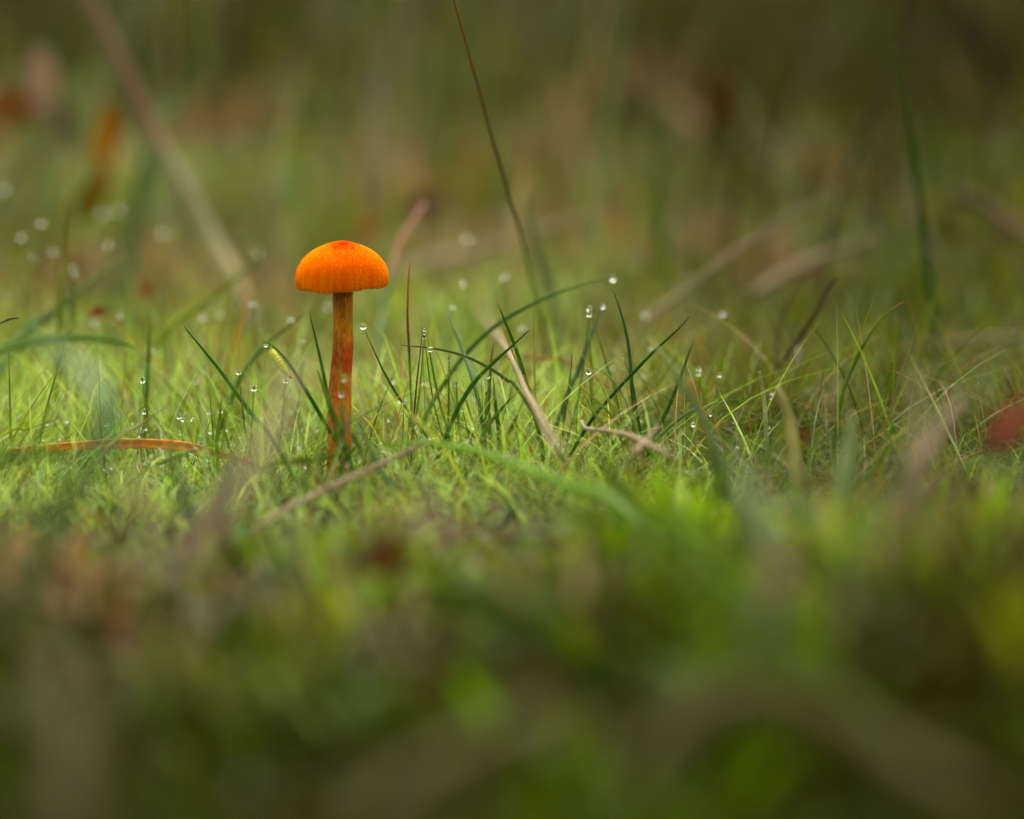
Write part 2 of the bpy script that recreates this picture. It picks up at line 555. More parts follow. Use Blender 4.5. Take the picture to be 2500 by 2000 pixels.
# ------------------------------------------------------------------ single blades, stalks and leaves
def settle(d):
    """Things behind the mushroom stand a little closer to it than first measured."""
    return d if d < 61.5 else 61.5 + (d - 61.5) * 0.8


def ribbon(name, pts, w, stops, mat, flat=0.4, groove=0.35, twist=0.0, taper=(0.15, 1.0), ground=True, n=22, sides=10,
           kink=None, mesh_only=False, parent=None):
    """A blade or stalk with a closed, grooved cross-section. pts: (px, py, d), tip first; w: width in photo pixels at mid."""
    pts = [(a, b, settle(d)) for a, b, d in pts]
    q = [P(*p) for p in pts]
    wid = [w * p[2] / FPX for p in pts]
    if ground:
        t = (q[-1] - q[-2]).normalized()
        g = q[-1].copy()
        v = (t + Vector((0, 0, -0.3))).normalized()
        if v.z > -0.3: v.z = -0.5
        drop = g.z - (gz(g.x, g.y) - 0.2)
        if drop > 0.05:
            q.append(g + v * (drop / -v.z)); wid.append(wid[-1])
    W = spline([tuple(a) + (b,) for a, b in zip(q, wid)], n)
    length = np.concatenate([[0], np.cumsum(np.linalg.norm(np.diff(W[:, :3], axis=0), axis=1))])
    length /= length[-1]
    V, F, C = [], [], []
    ct, st = math.cos(twist), math.sin(twist)
    for i in range(n + 1):
        c = Vector(W[i, :3])
        a, b = Vector(W[max(i - 1, 0), :3]), Vector(W[min(i + 1, n), :3])
        tan = (b - a).normalized()
        view = (c - cam.location).normalized()
        s = tan.cross(view)
        s = s.normalized() if s.length > 1e-4 else Vector((1, 0, 0))
        u = s.cross(tan).normalized()
        s, u = s * ct + u * st, u * ct - s * st
        t = length[i]
        rr = 0.5 * W[i, 3]
        prof = taper[0] + (1 - taper[0]) * min(1.0, t / 0.35) ** 0.8
        if t > 0.7: prof *= 1 + (taper[1] - 1) * (t - 0.7) / 0.3
        rr *= prof
        col = lerp_stops(stops, t)
        for j in range(sides):
            an = 2 * math.pi * j / sides
            ca, sa = math.cos(an), math.sin(an)
            rib = 1.45 if (groove > 0 and sides >= 10 and j in (0, sides // 2)) else 1.0      # thin pale margins
            hh = flat * sa
            if sa < 0: hh += groove * flat * (1 - abs(ca)) * 1.6
            V.append(c + s * (rr * ca) + u * (rr * hh))
            C.append(tuple(min(0.8, v * rib) for v in col))
    for i in range(n):
        for j in range(sides):
            k = (j + 1) % sides
            F.append((i * sides + j, i * sides + k, (i + 1) * sides + k, (i + 1) * sides + j))
    F.append(tuple(range(sides - 1, -1, -1)))
    F.append(tuple(n * sides + j for j in range(sides)))
    return link_mesh(name, V, F, mat, C, parent)


DG = (0.038, 0.125, 0.004)      # dark green blade
MG = (0.080, 0.190, 0.008)
BG = (0.140, 0.250, 0.012)      # bright green
YG = (0.230, 0.300, 0.020)
OL = (0.090, 0.130, 0.030)
BT = (0.050, 0.115, 0.060)      # blue green
PT = (0.34, 0.26, 0.17)         # pale dry tip
BR = (0.110, 0.060, 0.035)
OR = (0.300, 0.110, 0.020)
ST = (0.330, 0.250, 0.175)      # straw
SB = (0.240, 0.185, 0.120)


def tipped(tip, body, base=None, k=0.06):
    paler = tuple(v * 1.35 for v in body)  # paler bands along the blade
    return [(0, tip), (k, tip), (k + 0.05, body), (0.3, paler), (0.5, body), (0.68, paler), (1, base or body)]


def blade(label, pts, w, stops, **kw):
    o = ribbon('grass_leaf', pts, w, stops, M_GRASS, **kw)
    return tag(o, label, 'grass blade', 'single grass blades round the mushroom')


F0 = 60.6
# left of the stem
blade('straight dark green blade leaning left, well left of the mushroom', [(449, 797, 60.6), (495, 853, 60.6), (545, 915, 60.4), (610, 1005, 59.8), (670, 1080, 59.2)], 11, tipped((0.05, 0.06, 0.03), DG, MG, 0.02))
blade('dark arched blade with a yellow caterpillar hanging under it', [(639, 831, 60.5), (668, 847, 60.4), (702, 883, 60.2), (742, 945, 60.0), (783, 1015, 59.8), (815, 1070, 59.5), (838, 1105, 59.3)], 10, [(0, YG), (.03, BG), (.06, DG), (.5, DG), (1, MG)])
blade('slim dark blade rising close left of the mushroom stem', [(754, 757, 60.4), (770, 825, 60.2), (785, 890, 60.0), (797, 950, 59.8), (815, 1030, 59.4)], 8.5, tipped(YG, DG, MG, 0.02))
blade('broad green blade crossing the foot of the mushroom stem', [(774, 903, 59.6), (787, 938, 59.4), (805, 990, 59.1), (822, 1035, 58.9), (838, 1075, 58.7)], 15, [(0, BG), (.2, MG), (.7, (0.035, 0.10, 0.02)), (1, MG)])
blade('short blue green blade in front of the lower stem', [(822, 988, 58.9), (838, 1020, 58.7), (858, 1060, 58.4), (880, 1100, 58.2)], 9, [(0, (.14, .22, .12)), (.4, (.04, .11, .03)), (1, BT)])
blade('folded pale green blade at the right edge of the stem foot', [(833, 1000, 58.7), (848, 1017, 58.6), (865, 1037, 58.5), (885, 1062, 58.2)], 10, [(0, (.2, .27, .18)), (.4, (.08, .17, .06)), (1, BT)])
blade('bright thin blade in front of the stem below a drop', [(826, 940, 58.6), (833, 963, 58.6), (845, 995, 58.4), (858, 1022, 58.2)], 5, [(0, YG), (1, YG)])
blade('thin blade behind the lower stem tipped with a drop', [(843, 915, 58.2), (852, 932, 58.2), (866, 965, 58), (880, 1010, 57.8)], 5, [(0, YG), (1, BG)])
blade('thin green blade right of the stem with a round drop on its tip', [(889, 802, 60.6), (905, 838, 60.6), (932, 898, 60.7), (968, 962, 60.8), (1005, 1015, 60.7), (1050, 1080, 60.3)], 6.5, [(0, MG), (.5, (.07, .16, .02)), (1, BG)])
blade('blurred green blade slanting behind the arched caterpillar blade', [(752, 760, 65), (700, 800, 65), (645, 848, 64.5), (600, 900, 64), (570, 960, 63.5)], 12, [(0, OL), (.4, MG), (1, OL)])
blade('upright green blade with a knotted middle, far left', [(366, 752, 64), (366, 800, 64), (362, 880, 63.6), (358, 965, 63)], 12, [(0, BG), (.3, (.07, .15, .008)), (1, BG)])
blade('upright thin stem standing before the orange dead leaf', [(542, 962, 60.2), (538, 1010, 60), (530, 1080, 59.7), (527, 1120, 59.5), (536, 1180, 59.3)], 7.5, tipped(PT, MG, BG, 0.02))
blade('yellow blade leaning behind the upright thin stem', [(560, 990, 60.8), (552, 1030, 60.6), (545, 1070, 60.4), (535, 1120, 60.2)], 9, [(0, YG), (1, (.25, .28, .02))])
blade('short yellow green blade with a pale point at the far left', [(153, 1019, 60.2), (110, 1033, 60.1), (60, 1050, 60), (0, 1066, 59.6)], 9, tipped(PT, YG, BG, .02))
blade('olive blade tip with a dark point entering at the left edge', [(44, 777, 60.8), (30, 778, 60.8), (10, 785, 60.7), (-30, 805, 60.6), (-90, 850, 60.4), (-140, 920, 60.2)], 14, [(0, (.05, .03, .03)), (.04, (.05, .03, .03)), (.1, (.36, .30, .12)), (1, (.18, .18, .02))], ground=True)
blade('wide pale green blade arching in from the left edge', [(330, 850, 57.5), (280, 834, 56.8), (215, 826, 56), (140, 826, 55.4), (60, 838, 55), (-30, 870, 54.6), (-120, 930, 54)], 34, [(0, (.14, .26, .08)), (.4, (.26, .38, .12)), (1, (.32, .42, .16))], flat=.25, twist=.7)
blade('blurred green blade with a pale tip slanting at the left', [(312, 622, 70), (270, 650, 70), (190, 715, 69.5), (110, 780, 69), (60, 820, 68)], 26, [(0, (.36, .30, .14)), (.06, (.25, .30, .09)), (.3, (.11, .2, .06)), (1, MG)], flat=.25)
blade('yellow green blurred blade slanting left of the cap', [(650, 612, 70), (600, 660, 70), (545, 705, 69.5), (470, 760, 69), (400, 815, 68)], 20, [(0, OL), (.3, YG), (1, BG)], flat=.25)
blade('tall bright upright blade at the upper left', [(170, 470, 68), (166, 540, 68), (160, 620, 68), (150, 740, 67)], 13, [(0, (.2, .16, .02)), (.4, (.13, .18, .006)), (1, BG)])
blade('soft teal blade bending down in front at the left', [(60, 820, 48), (130, 850, 47.5), (200, 905, 46.5), (250, 965, 46), (262, 1040, 45.6), (225, 1120, 45.2), (170, 1210, 45)], 56, [(0, (.10, .20, .08)), (.5, (.09, .20, .08)), (1, (.05, .12, .02))], flat=.2, twist=.5)
blade('deep green blurred blade low at the left edge', [(190, 1125, 53), (110, 1105, 52), (40, 1120, 51), (-40, 1160, 50)], 40, [(0, (.07, .16, .01)), (1, (.08, .15, .005))], flat=.2)
blade('thin upright blade beaded with drops at the far left', [(158, 825, 61), (152, 860, 61), (140, 905, 61), (118, 980, 60.8), (105, 1040, 60.5)], 5.5, [(0, BG), (1, BG)])
blade('hair thin upright blade nearest the left edge', [(21, 832, 60.3), (22, 880, 60.3), (24, 960, 60.2), (26, 1060, 60)], 5, [(0, YG), (1, BG)])
blade('thin blade crossing low before the orange dead leaf', [(560, 1073, 59.2), (480, 1098, 59.1), (400, 1128, 59), (340, 1160, 58.8)], 7, [(0, BG), (1, YG)])
blade('pale thin blade leaning above the orange dead leaf', [(420, 986, 60.2), (380, 1010, 60), (330, 1045, 59.6), (270, 1090, 58.6)], 7, [(0, PT), (.5, (.26, .26, .07)), (1, YG)])
blade('olive blade lying across just before the mushroom foot', [(905, 1095, 57.6), (840, 1107, 57.6), (770, 1122, 57.8), (700, 1128, 58), (640, 1150, 57.6)], 18, [(0, BG), (.4, (.19, .25, .02)), (1, (.17, .24, .02))], flat=.3, twist=.6)

# right of the stem
blade('brown stalked thin blade right of the stem', [(1031, 798, 60.6), (1027, 850, 60.6), (1018, 930, 60.6), (1010, 1020, 60.5), (1006, 1080, 60.4)], 4.5, [(0, BR), (.6, (.13, .07, .045)), (1, OL)], flat=.8, groove=0)
blade('bright slender blade below two stacked drops', [(1043, 812, 60.8), (1050, 865, 60.8), (1062, 930, 60.8), (1074, 985, 60.7), (1095, 1060, 60.4)], 6, [(0, BG), (1, BG)])
blade('olive blade arching flat to the left with a drop hanging below', [(978, 843, 60.2), (1035, 848, 60.3), (1095, 858, 60.4), (1148, 875, 60.4), (1200, 902, 60.4), (1240, 930, 60.3), (1270, 960, 60)], 9, tipped((.11, .09, .05), OL, MG, .05))
blade('long soft blade arching right with a drop at its tip', [(1495, 680, 64.6), (1440, 690, 64.4), (1345, 722, 64), (1240, 775, 63.6), (1165, 835, 63.2), (1105, 905, 62.8), (1055, 985, 62.4), (1035, 1030, 62)], 11, [(0, (.12, .2, .04)), (.5, (.07, .15, .03)), (1, MG)])
blade('dark blade leaning left through the crossing blades', [(1092, 758, 63.4), (1110, 805, 62.6), (1132, 862, 61.8), (1150, 912, 61), (1166, 970, 60.4), (1180, 1045, 60), (1186, 1105, 59.8)], 10, [(0, (.06, .13, .03)), (.5, (.035, .1, .012)), (1, MG)])
blade('dark blade with a broken beige tip, tallest of the crossing blades', [(1213, 734, 60.7), (1219, 750, 60.7), (1236, 793, 60.7), (1256, 842, 60.6), (1274, 898, 60.5), (1292, 965, 60.4), (1310, 1030, 60.2)], 11, [(0, PT), (.035, (.4, .25, .14)), (.05, (.3, .12, .03)), (.07, DG), (.5, DG), (1, MG)])
blade('thin yellow blade beside the blade with the beige tip', [(1222, 768, 60.9), (1232, 810, 60.9), (1250, 858, 60.8), (1262, 885, 60.7), (1282, 925, 60.4), (1300, 965, 60.3), (1325, 1010, 60.1)], 5.5, [(0, PT), (.12, (.36, .26, .06)), (.4, YG), (.7, (.3, .32, .08)), (1, YG)])
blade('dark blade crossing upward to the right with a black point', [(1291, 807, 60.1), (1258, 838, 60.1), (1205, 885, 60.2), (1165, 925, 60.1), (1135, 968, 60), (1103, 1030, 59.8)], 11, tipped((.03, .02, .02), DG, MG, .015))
blade('upright blunt green blade in the crossing clump', [(1206, 838, 60.9), (1200, 872, 60.9), (1196, 930, 60.7), (1193, 1000, 60.5), (1198, 1090, 60.2)], 9, [(0, BG), (.05, MG), (1, (.06, .15, .01))])
blade('bright upright blade in the middle of the crossing clump', [(1204, 922, 60.3), (1208, 970, 60.3), (1216, 1040, 60.2), (1222, 1110, 60)], 10, [(0, MG), (.5, (.05, .14, .008)), (1, DG)])
blade('green blade with a pale edge pointing up right from the clump', [(1262, 958, 59.8), (1230, 992, 59.8), (1195, 1035, 59.7), (1172, 1080, 59.6)], 11, [(0, (.2, .3, .12)), (.1, MG), (1, (.08, .17, .02))])
blade('yellow brown blade low at the right of the clump', [(1278, 978, 59.8), (1258, 1025, 59.7), (1236, 1065, 59.6), (1205, 1120, 59.5)], 10, [(0, BR), (.2, (.16, .12, .03)), (.6, (.16, .22, .01)), (1, MG)])
blade('short orange dead blade behind the clump', [(1231, 998, 60.9), (1248, 1022, 60.9), (1268, 1050, 60.8), (1290, 1085, 60.6)], 8, [(0, BR), (.2, OR), (1, (.3, .2, .02))])
blade('short grey brown blade leaning at the foot of the clump', [(1108, 1030, 60.2), (1135, 1046, 60.1), (1160, 1068, 60), (1178, 1090, 59.8)], 8, [(0, (.08, .09, .05)), (1, (.16, .11, .08))])
blade('thin lime blade with a white point left of the clump', [(1121, 942, 60.4), (1138, 980, 60.3), (1152, 1025, 60.2), (1165, 1070, 60)], 6, [(0, PT), (.08, YG), (1, YG)])
blade('bright grass stem left of the clump, low and upright', [(1002, 980, 60.8), (1000, 1020, 60.7), (995, 1080, 60.5)], 6, [(0, YG), (1, BG)])
blade('bright low blade fanning left under the clump', [(985, 1000, 60.6), (1000, 1030, 60.5), (1020, 1070, 60.3), (1030, 1100, 60)], 7, [(0, BG), (1, BG)])
blade('blurred teal blade capped with a drop', [(1470, 750, 63.6), (1450, 800, 63.4), (1430, 855, 63.2), (1410, 910, 63), (1385, 965, 62.6)], 13, [(0, (.14, .22, .14)), (.3, (.07, .15, .08)), (1, MG)])
blade('thin bright blade leaning left below two drops', [(1445, 770, 62.4), (1458, 818, 62.3), (1475, 870, 62.2), (1492, 925, 62), (1505, 970, 61.8)], 6.5, [(0, BG), (1, BG)])
blade('dark curved blade standing alone right of the twin drops', [(1495, 704, 61.6), (1510, 745, 61.5), (1527, 805, 61.4), (1537, 865, 61.3), (1543, 950, 61)], 9, tipped((.12, .05, .05), (.03, .1, .025), MG, .02))
blade('long dark blade slanting to upper right with a pale tip', [(1695, 760, 60.2), (1660, 800, 60.3), (1600, 855, 60.4), (1545, 912, 60.4), (1495, 965, 60.3), (1435, 1040, 60.1)], 8.5, [(0, PT), (.02, PT), (.04, BR), (.07, DG), (.6, (.03, .08, .015)), (1, DG)])
blade('short white tipped blade under the curved dark blade', [(1520, 873, 60.7), (1530, 895, 60.7), (1541, 925, 60.6), (1550, 970, 60.5)], 7, [(0, (.6, .6, .6)), (.03, DG), (1, DG)])
blade('dark green blade with a bead tip, right of the long slanting one', [(1696, 828, 61.3), (1680, 868, 61.3), (1658, 930, 61.2), (1632, 995, 61), (1600, 1065, 60.8)], 9, [(0, PT), (.03, (.09, .11, .05)), (.3, (.04, .1, .015)), (1, DG)])
blade('blurred yellow tipped blade leaning left, right of centre', [(1583, 823, 57.2), (1605, 850, 56.8), (1640, 900, 56.4), (1685, 970, 56), (1730, 1045, 55.6), (1755, 1120, 55.2)], 17, [(0, (.36, .30, .08)), (.08, (.22, .25, .08)), (.3, (.13, .19, .06)), (1, (.09, .16, .04))])
blade('short broad blade with an orange yellow tip', [(1684, 924, 56.6), (1697, 958, 56.4), (1712, 1005, 56.2), (1730, 1060, 55.8), (1745, 1140, 55.4)], 22, [(0, (.3, .18, .015)), (.2, (.2, .17, .01)), (.5, (.11, .16, .01)), (1, MG)], taper=(.5, 1))
blade('pale edged blade bowing right beneath a round drop', [(1433, 894, 60.6), (1470, 908, 60.6), (1500, 932, 60.5), (1520, 965, 60.4), (1535, 1000, 60.2)], 7, [(0, YG), (.2, (.22, .28, .1)), (1, MG)])
blade('thin lime blade dropping from the round drop', [(1440, 900, 60.4), (1462, 932, 60.4), (1480, 965, 60.3), (1500, 1005, 60.1)], 5, [(0, YG), (1, BG)])
blade('bright lime blade slanting down right, foremost right of the clump', [(1401, 924, 59.9), (1432, 960, 59.9), (1475, 995, 59.8), (1510, 1035, 59.7), (1550, 1065, 59.5)], 7.5, [(0, YG), (.4, (.12, .22, .012)), (1, MG)])
blade('twin lime blade just under the foremost slanting one', [(1413, 936, 59.9), (1432, 975, 59.8), (1455, 1015, 59.7), (1480, 1050, 59.6)], 8, [(0, YG), (1, (.13, .22, .03))])
blade('yellow upright blade between the slanting dark blades', [(1524, 930, 60.1), (1536, 970, 60), (1546, 1015, 59.9), (1556, 1060, 59.7)], 6, [(0, YG), (1, OL)])
blade('brown tipped green blade right of the straw twig', [(1397, 862, 61.4), (1395, 895, 61.4), (1388, 950, 61.2), (1375, 1040, 60.9)], 7, [(0, BR), (.08, BR), (.12, (.09, .15, .01)), (1, MG)])
blade('low blade arching right near the pale seed heads', [(1838, 985, 61), (1795, 977, 61), (1750, 985, 60.9), (1715, 997, 60.8), (1650, 1030, 60.4)], 8, [(0, (.12, .2, .08)), (1, MG)])
blade('curved olive blade with an orange tip, alone at the right', [(2208, 736, 61.3), (2185, 750, 61.3), (2150, 780, 61.3), (2115, 830, 61.2), (2085, 890, 61.2), (2062, 945, 61), (2050, 1000, 60.8)], 9.5, [(0, (.36, .17, .06)), (.04, (.36, .17, .06)), (.07, (.17, .24, .02)), (.5, (.09, .15, .008)), (1, OL)])
blade('tall dark green blade rising to the upper right', [(2180, 110, 70), (2200, 210, 70.5), (2228, 360, 71.2), (2250, 520, 72), (2268, 690, 73), (2282, 830, 74), (2292, 950, 75)], 17, [(0, (.2, .17, .1)), (.03, (.07, .13, .01)), (.5, (.06, .13, .04)), (1, (.06, .14, .06))], flat=.3)
blade('soft pale blade leaning left beside the tall dark green blade', [(2165, 705, 72), (2190, 770, 72), (2225, 840, 71.6), (2260, 910, 71), (2300, 990, 70)], 20, [(0, (.15, .17, .08)), (1, (.10, .15, .04))], flat=.3)
blade('short cut green blade with an orange top at the right', [(2320, 944, 62), (2316, 962, 62), (2310, 985, 62), (2302, 1015, 61.8)], 14, [(0, OR), (.15, (.16, .15, .02)), (.3, BG), (1, MG)], taper=(.8, 1))
blade('broad green blade entering at the right edge', [(2455, 918, 65), (2475, 955, 65), (2505, 1010, 64.6), (2540, 1080, 64)], 36, [(0, (.2, .14, .04)), (.15, (.08, .13, .008)), (1, (.07, .13, .008))], flat=.25)
blade('thin green blade crossing the red leaf', [(2515, 1025, 52.4), (2470, 1052, 52.4), (2430, 1078, 52.2), (2380, 1108, 52)], 7, [(0, OL), (1, (.1, .15, .05))])
blade('short green stub left of the yellow dead leaf', [(2180, 1038, 60.5), (2172, 1065, 60.4), (2162, 1098, 60.3), (2155, 1120, 60.2)], 14, [(0, OL), (.3, MG), (1, MG)], taper=(.6, 1))
blade('pale yellow blade with a torn forked tip', [(1897, 945, 57.4), (1912, 975, 57.2), (1928, 1025, 57), (1936, 1090, 56.6), (1945, 1180, 56)], 30, [(0, (.34, .29, .12)), (.4, (.2, .21, .05)), (1, (.12, .17, .02))], taper=(.25, 1), flat=.25)
blade('small twin green blade with a straight top, right of centre', [(1853, 906, 60.5), (1860, 940, 60.5), (1866, 985, 60.3), (1870, 1040, 60)], 11, [(0, (.26, .30, .12)), (1, (.16, .22, .05))], taper=(.7, 1))
blade('bright long blade bowing low across the front right of the stem', [(930, 1090, 57.4), (1000, 1081, 57), (1085, 1086, 56.4), (1180, 1105, 55.6), (1290, 1145, 54.4), (1400, 1185, 53), (1520, 1230, 51.6)], 27, [(0, (.17, .30, .02)), (.5, (.12, .25, .006)), (1, (.08, .18, .003))], flat=.25, taper=(.3, 1.8), twist=.6)
blade('wide green blurred blade bending across the lower right', [(1240, 1190, 45), (1340, 1210, 44.4), (1450, 1240, 43.8), (1560, 1280, 43), (1680, 1340, 42)], 60, [(0, (.09, .2, .002)), (1, (.06, .14, .001))], flat=.2)
blade('broad deep green blurred blade at the lower centre', [(1010, 1420, 45), (1120, 1450, 44.4), (1260, 1500, 43.6), (1400, 1580, 42.6)], 110, [(0, (.055, .12, .002)), (1, (.03, .07, .002))], flat=.2)
blade('upright deep green blurred blade right of centre', [(2080, 1010, 54), (2075, 1090, 53.4), (2060, 1190, 52.6), (2050, 1280, 52)], 50, [(0, (.07, .12, .006)), (1, (.05, .10, .004))], flat=.2)
blade('slanting dark green blurred blade, lower right', [(2170, 1180, 49), (2140, 1260, 48.4), (2100, 1360, 47.6), (2080, 1440, 47)], 60, [(0, (.05, .11, .004)), (1, (.035, .085, .004))], flat=.2)
blade('pale teal blurred blade rising in the lower right', [(1790, 1100, 46), (1815, 1180, 45.4), (1850, 1280, 44.6), (1890, 1380, 44)], 40, [(0, (.14, .2, .08)), (1, (.06, .09, .03))], flat=.2)

# loose blades between the camera and the mushroom, melted by the focus
rv = random.Random(41)
for k in range(30):
    d = rv.uniform(43, 54)
    px = rv.uniform(-60, 2560)
    top = rv.uniform(1000, 1190) + (54 - d) * 16
    dx = rv.uniform(-150, 150)
    c = rv.choice([(.13, .22, .09), (.10, .19, .012), (.16, .24, .03), (.07, .14, .008), (.24, .20, .11), (.09, .17, .06)])
    g = 0.95 - 0.035 * (54 - d)  # colour dimmed towards the camera, as painted foreground shade
    c = tuple(v * g for v in c)
    blade('soft out of focus blade standing low in the near grass', [(px, top, d), (px - dx * .25, top + 70, d - .2), (px - dx * .6, top + 160, d - .4), (px - dx * .8, top + 250, d - .6)],
          rv.uniform(16, 34), [(0, c), (.5, c), (1, tuple(v * .8 for v in c))], flat=.25, n=12, sides=6, twist=rv.uniform(-.6, .6))

# stalks and straws
def stalk(name, label, cat, pts, w, stops, group=None, **kw):
    kw.setdefault('flat', 0.8); kw.setdefault('groove', 0.0); kw.setdefault('taper', (.6, 1))
    return tag(ribbon(name, pts, w, stops, M_STRAW, **kw), label, cat, group)


GS = 'dry stalks and straws in the grass'
stalk('dry_straw', 'pale pinkish straw leaning through the clump of crossing blades', 'straw', [(1120, 590, 104), (1158, 690, 92), (1193, 785, 76), (1225, 835, 66), (1255, 885, 61.2), (1280, 948, 59.6), (1310, 1000, 57), (1345, 1065, 53.5), (1370, 1110, 51.5)], 16, [(0, (.24, .18, .12)), (.5, (.27, .2, .14)), (1, (.25, .2, .12))], GS, taper=(1.2, .9), ground=False)
stalk('dry_straw', 'orange thread of dead grass lying behind the crossing blades', 'straw', [(1160, 900, 65), (1215, 874, 65), (1270, 868, 65), (1340, 876, 65), (1400, 892, 65)], 8, [(0, (.3, .16, .05)), (.5, (.38, .19, .06)), (1, (.25, .2, .04))], GS)
stalk('dry_stalk', 'upright sliver with orange top, dark middle and green foot', 'stalk', [(1002, 636, 61.6), (997, 690, 61.6), (995, 760, 61.6), (996, 800, 61.6), (1000, 880, 61.4)], 6, [(0, (.36, .16, .05)), (.15, (.36, .14, .01)), (.3, (.12, .05, .015)), (.42, (.07, .05, .01)), (.5, BG), (1, BG)], GS, taper=(.5, 1))
stalk('dry_straw', 'small forked straw with a cut end, right of the clump', 'straw', [(1420, 1028, 59.4), (1430, 1046, 59.2), (1475, 1052, 58.8), (1530, 1062, 58), (1575, 1082, 57), (1640, 1110, 55)], 13, [(0, (.4, .36, .32)), (.2, ST), (1, SB)], GS, ground=False)
stalk('dry_straw', 'second prong of beige straw touching the small forked straw', 'straw', [(1612, 1040, 57.4), (1590, 1062, 57.2), (1572, 1082, 56.9), (1545, 1105, 56)], 13, [(0, SB), (1, ST)], GS, ground=False)
stalk('dry_straw', 'long thin straw crossing low in front of the stem foot', 'straw', [(1050, 1075, 57.5), (960, 1120, 57), (850, 1170, 56.4), (750, 1218, 55.8), (640, 1280, 55)], 14, [(0, SB), (.5, ST), (1, SB)], GS)
stalk('dark_twig', 'dark brown twig with a knot leaning right', 'twig', [(2042, 676, 65), (2012, 723, 65), (1985, 775, 65), (1945, 835, 65.4), (1900, 900, 66), (1870, 950, 66)], 10, [(0, (.06, .035, .02)), (.3, (.05, .03, .018)), (1, (.14, .11, .08))], GS)
stalk('dark_twig', 'thin purplish twig bowing left of the knotted dark twig', 'twig', [(1978, 672, 67), (1940, 715, 67), (1915, 760, 67), (1898, 820, 67), (1895, 880, 67)], 7, [(0, (.10, .05, .04)), (1, (.09, .06, .03))], GS)
tall = [(1092, -60, 61), (1108, 0, 61.2), (1132, 85, 61.8), (1166, 205, 62.8), (1200, 330, 64), (1238, 460, 65.4), (1268, 560, 66.6), (1298, 680, 68), (1325, 800, 69.4), (1340, 930, 70.6)]
stalk('grass_stalk', 'tall thin brown grass stem rising out of the top of the picture', 'grass stem', tall, 9.5, [(0, (.26, .13, .03)), (.2, (.17, .12, .05)), (.45, (.14, .10, .05)), (.55, (.16, .19, .06)), (1, (.12, .22, .08))], GS, n=34)
stalk('grass_stalk', 'blurred green stem close beside the tall brown stem', 'grass stem', [(1280, 470, 73), (1300, 570, 73), (1335, 690, 73), (1365, 800, 72.6), (1380, 900, 72)], 22, [(0, (.16, .17, .06)), (1, (.1, .18, .06))], GS)
stalk('dry_stalk', 'wide grey beige stalk slanting down from the top left', 'stalk', [(190, -60, 84), (240, 50, 84), (300, 170, 84), (370, 310, 84), (440, 440, 83), (520, 585, 82), (590, 710, 80)], 36, [(0, (.22, .16, .11)), (.35, (.26, .14, .085)), (.45, (.23, .22, .13)), (.8, (.30, .26, .13)), (1, (.26, .2, .13))], GS, n=30, taper=(1, 1))
stalk('dry_stalk', 'dark stem hanging from the top right behind the tall green blade', 'stalk', [(2235, -60, 80), (2212, 60, 80), (2185, 165, 80), (2140, 270, 80), (2095, 360, 80), (2050, 480, 80), (2020, 620, 80)], 15, [(0, (.045, .032, .022)), (.6, (.06, .045, .02)), (1, (.06, .06, .015))], GS, n=30)
stalk('dry_straw', 'soft beige straw slanting up right behind the slanting blades', 'straw', [(2040, 472, 75), (1960, 515, 74.6), (1850, 580, 74), (1760, 640, 73.4), (1680, 705, 73), (1560, 800, 72)], 15, [(0, (.16, .13, .06)), (.2, (.17, .13, .09)), (.6, (.25, .19, .12)), (1, (.28, .21, .14))], GS)
stalk('dry_straw', 'blurred pale upright straw behind the torn yellow blade', 'straw', [(1948, 850, 68), (1942, 930, 67.6), (1937, 1010, 67), (1930, 1080, 66)], 24, [(0, (.26, .2, .15)), (1, (.24, .2, .13))], GS)
stalk('dry_straw', 'blurred wide straw before the red leaf at the right', 'straw', [(2345, 975, 49), (2290, 1055, 48.6), (2245, 1150, 48), (2212, 1260, 47.4), (2190, 1380, 47), (2180, 1480, 46.6)], 46, [(0, (.24, .18, .125)), (.4, (.17, .125, .08)), (.6, (.05, .036, .018)), (1, (.04, .03, .015))], GS, ground=False)
stalk('dry_straw', 'blurred upright beige straw between the right blades', 'straw', [(2240, 900, 48), (2242, 990, 47.6), (2228, 1100, 47), (2215, 1200, 46.6), (2205, 1300, 46.2)], 30, [(0, (.2, .16, .09)), (1, (.16, .13, .06))], GS)
stalk('dry_straw', 'large blurred straw arching over the lower right corner', 'straw', [(1540, 2010, 35), (1590, 1860, 35.4), (1690, 1750, 35.8), (1820, 1700, 36), (1960, 1720, 36), (2090, 1790, 35.6), (2230, 1880, 35), (2420, 1980, 34)], 85, [(0, (.055, .047, .016)), (.3, (.095, .08, .034)), (.5, (.062, .042, .015)), (1, (.062, .055, .022))], GS, n=34, ground=False)  # lowest straws coloured dark in place of foreground shade
stalk('dry_straw', 'blurred straw slanting across the bottom centre', 'straw', [(1400, 1720, 36), (1270, 1780, 35.4), (1120, 1850, 34.8), (980, 1930, 34.2), (860, 2030, 33.4)], 75, [(0, (.065, .06, .014)), (.4, (.085, .07, .03)), (1, (.055, .05, .018))], GS, ground=False)
stalk('dry_straw', 'blurred straw standing at the lower left', 'straw', [(80, 1520, 36), (120, 1610, 35.6), (160, 1730, 35), (175, 1860, 34.4), (175, 2010, 33.6)], 80, [(0, (0.09, 0.068, 0.036)), (0.5, (0.06, 0.045, 0.026)), (1, (0.03, 0.03, 0.01))], GS)
stalk('dry_straw', 'pale blurred straw leaning left of the stem foot', 'straw', [(720, 900, 44.5), (695, 980, 44.2), (655, 1070, 43.8), (605, 1160, 43.4), (545, 1250, 43), (470, 1360, 42.6), (420, 1440, 42.2)], 46, [(0, (.36, .32, .21)), (.4, (.34, .26, .18)), (.8, (.28, .2, .13)), (1, (.2, .15, .1))], GS, ground=False)
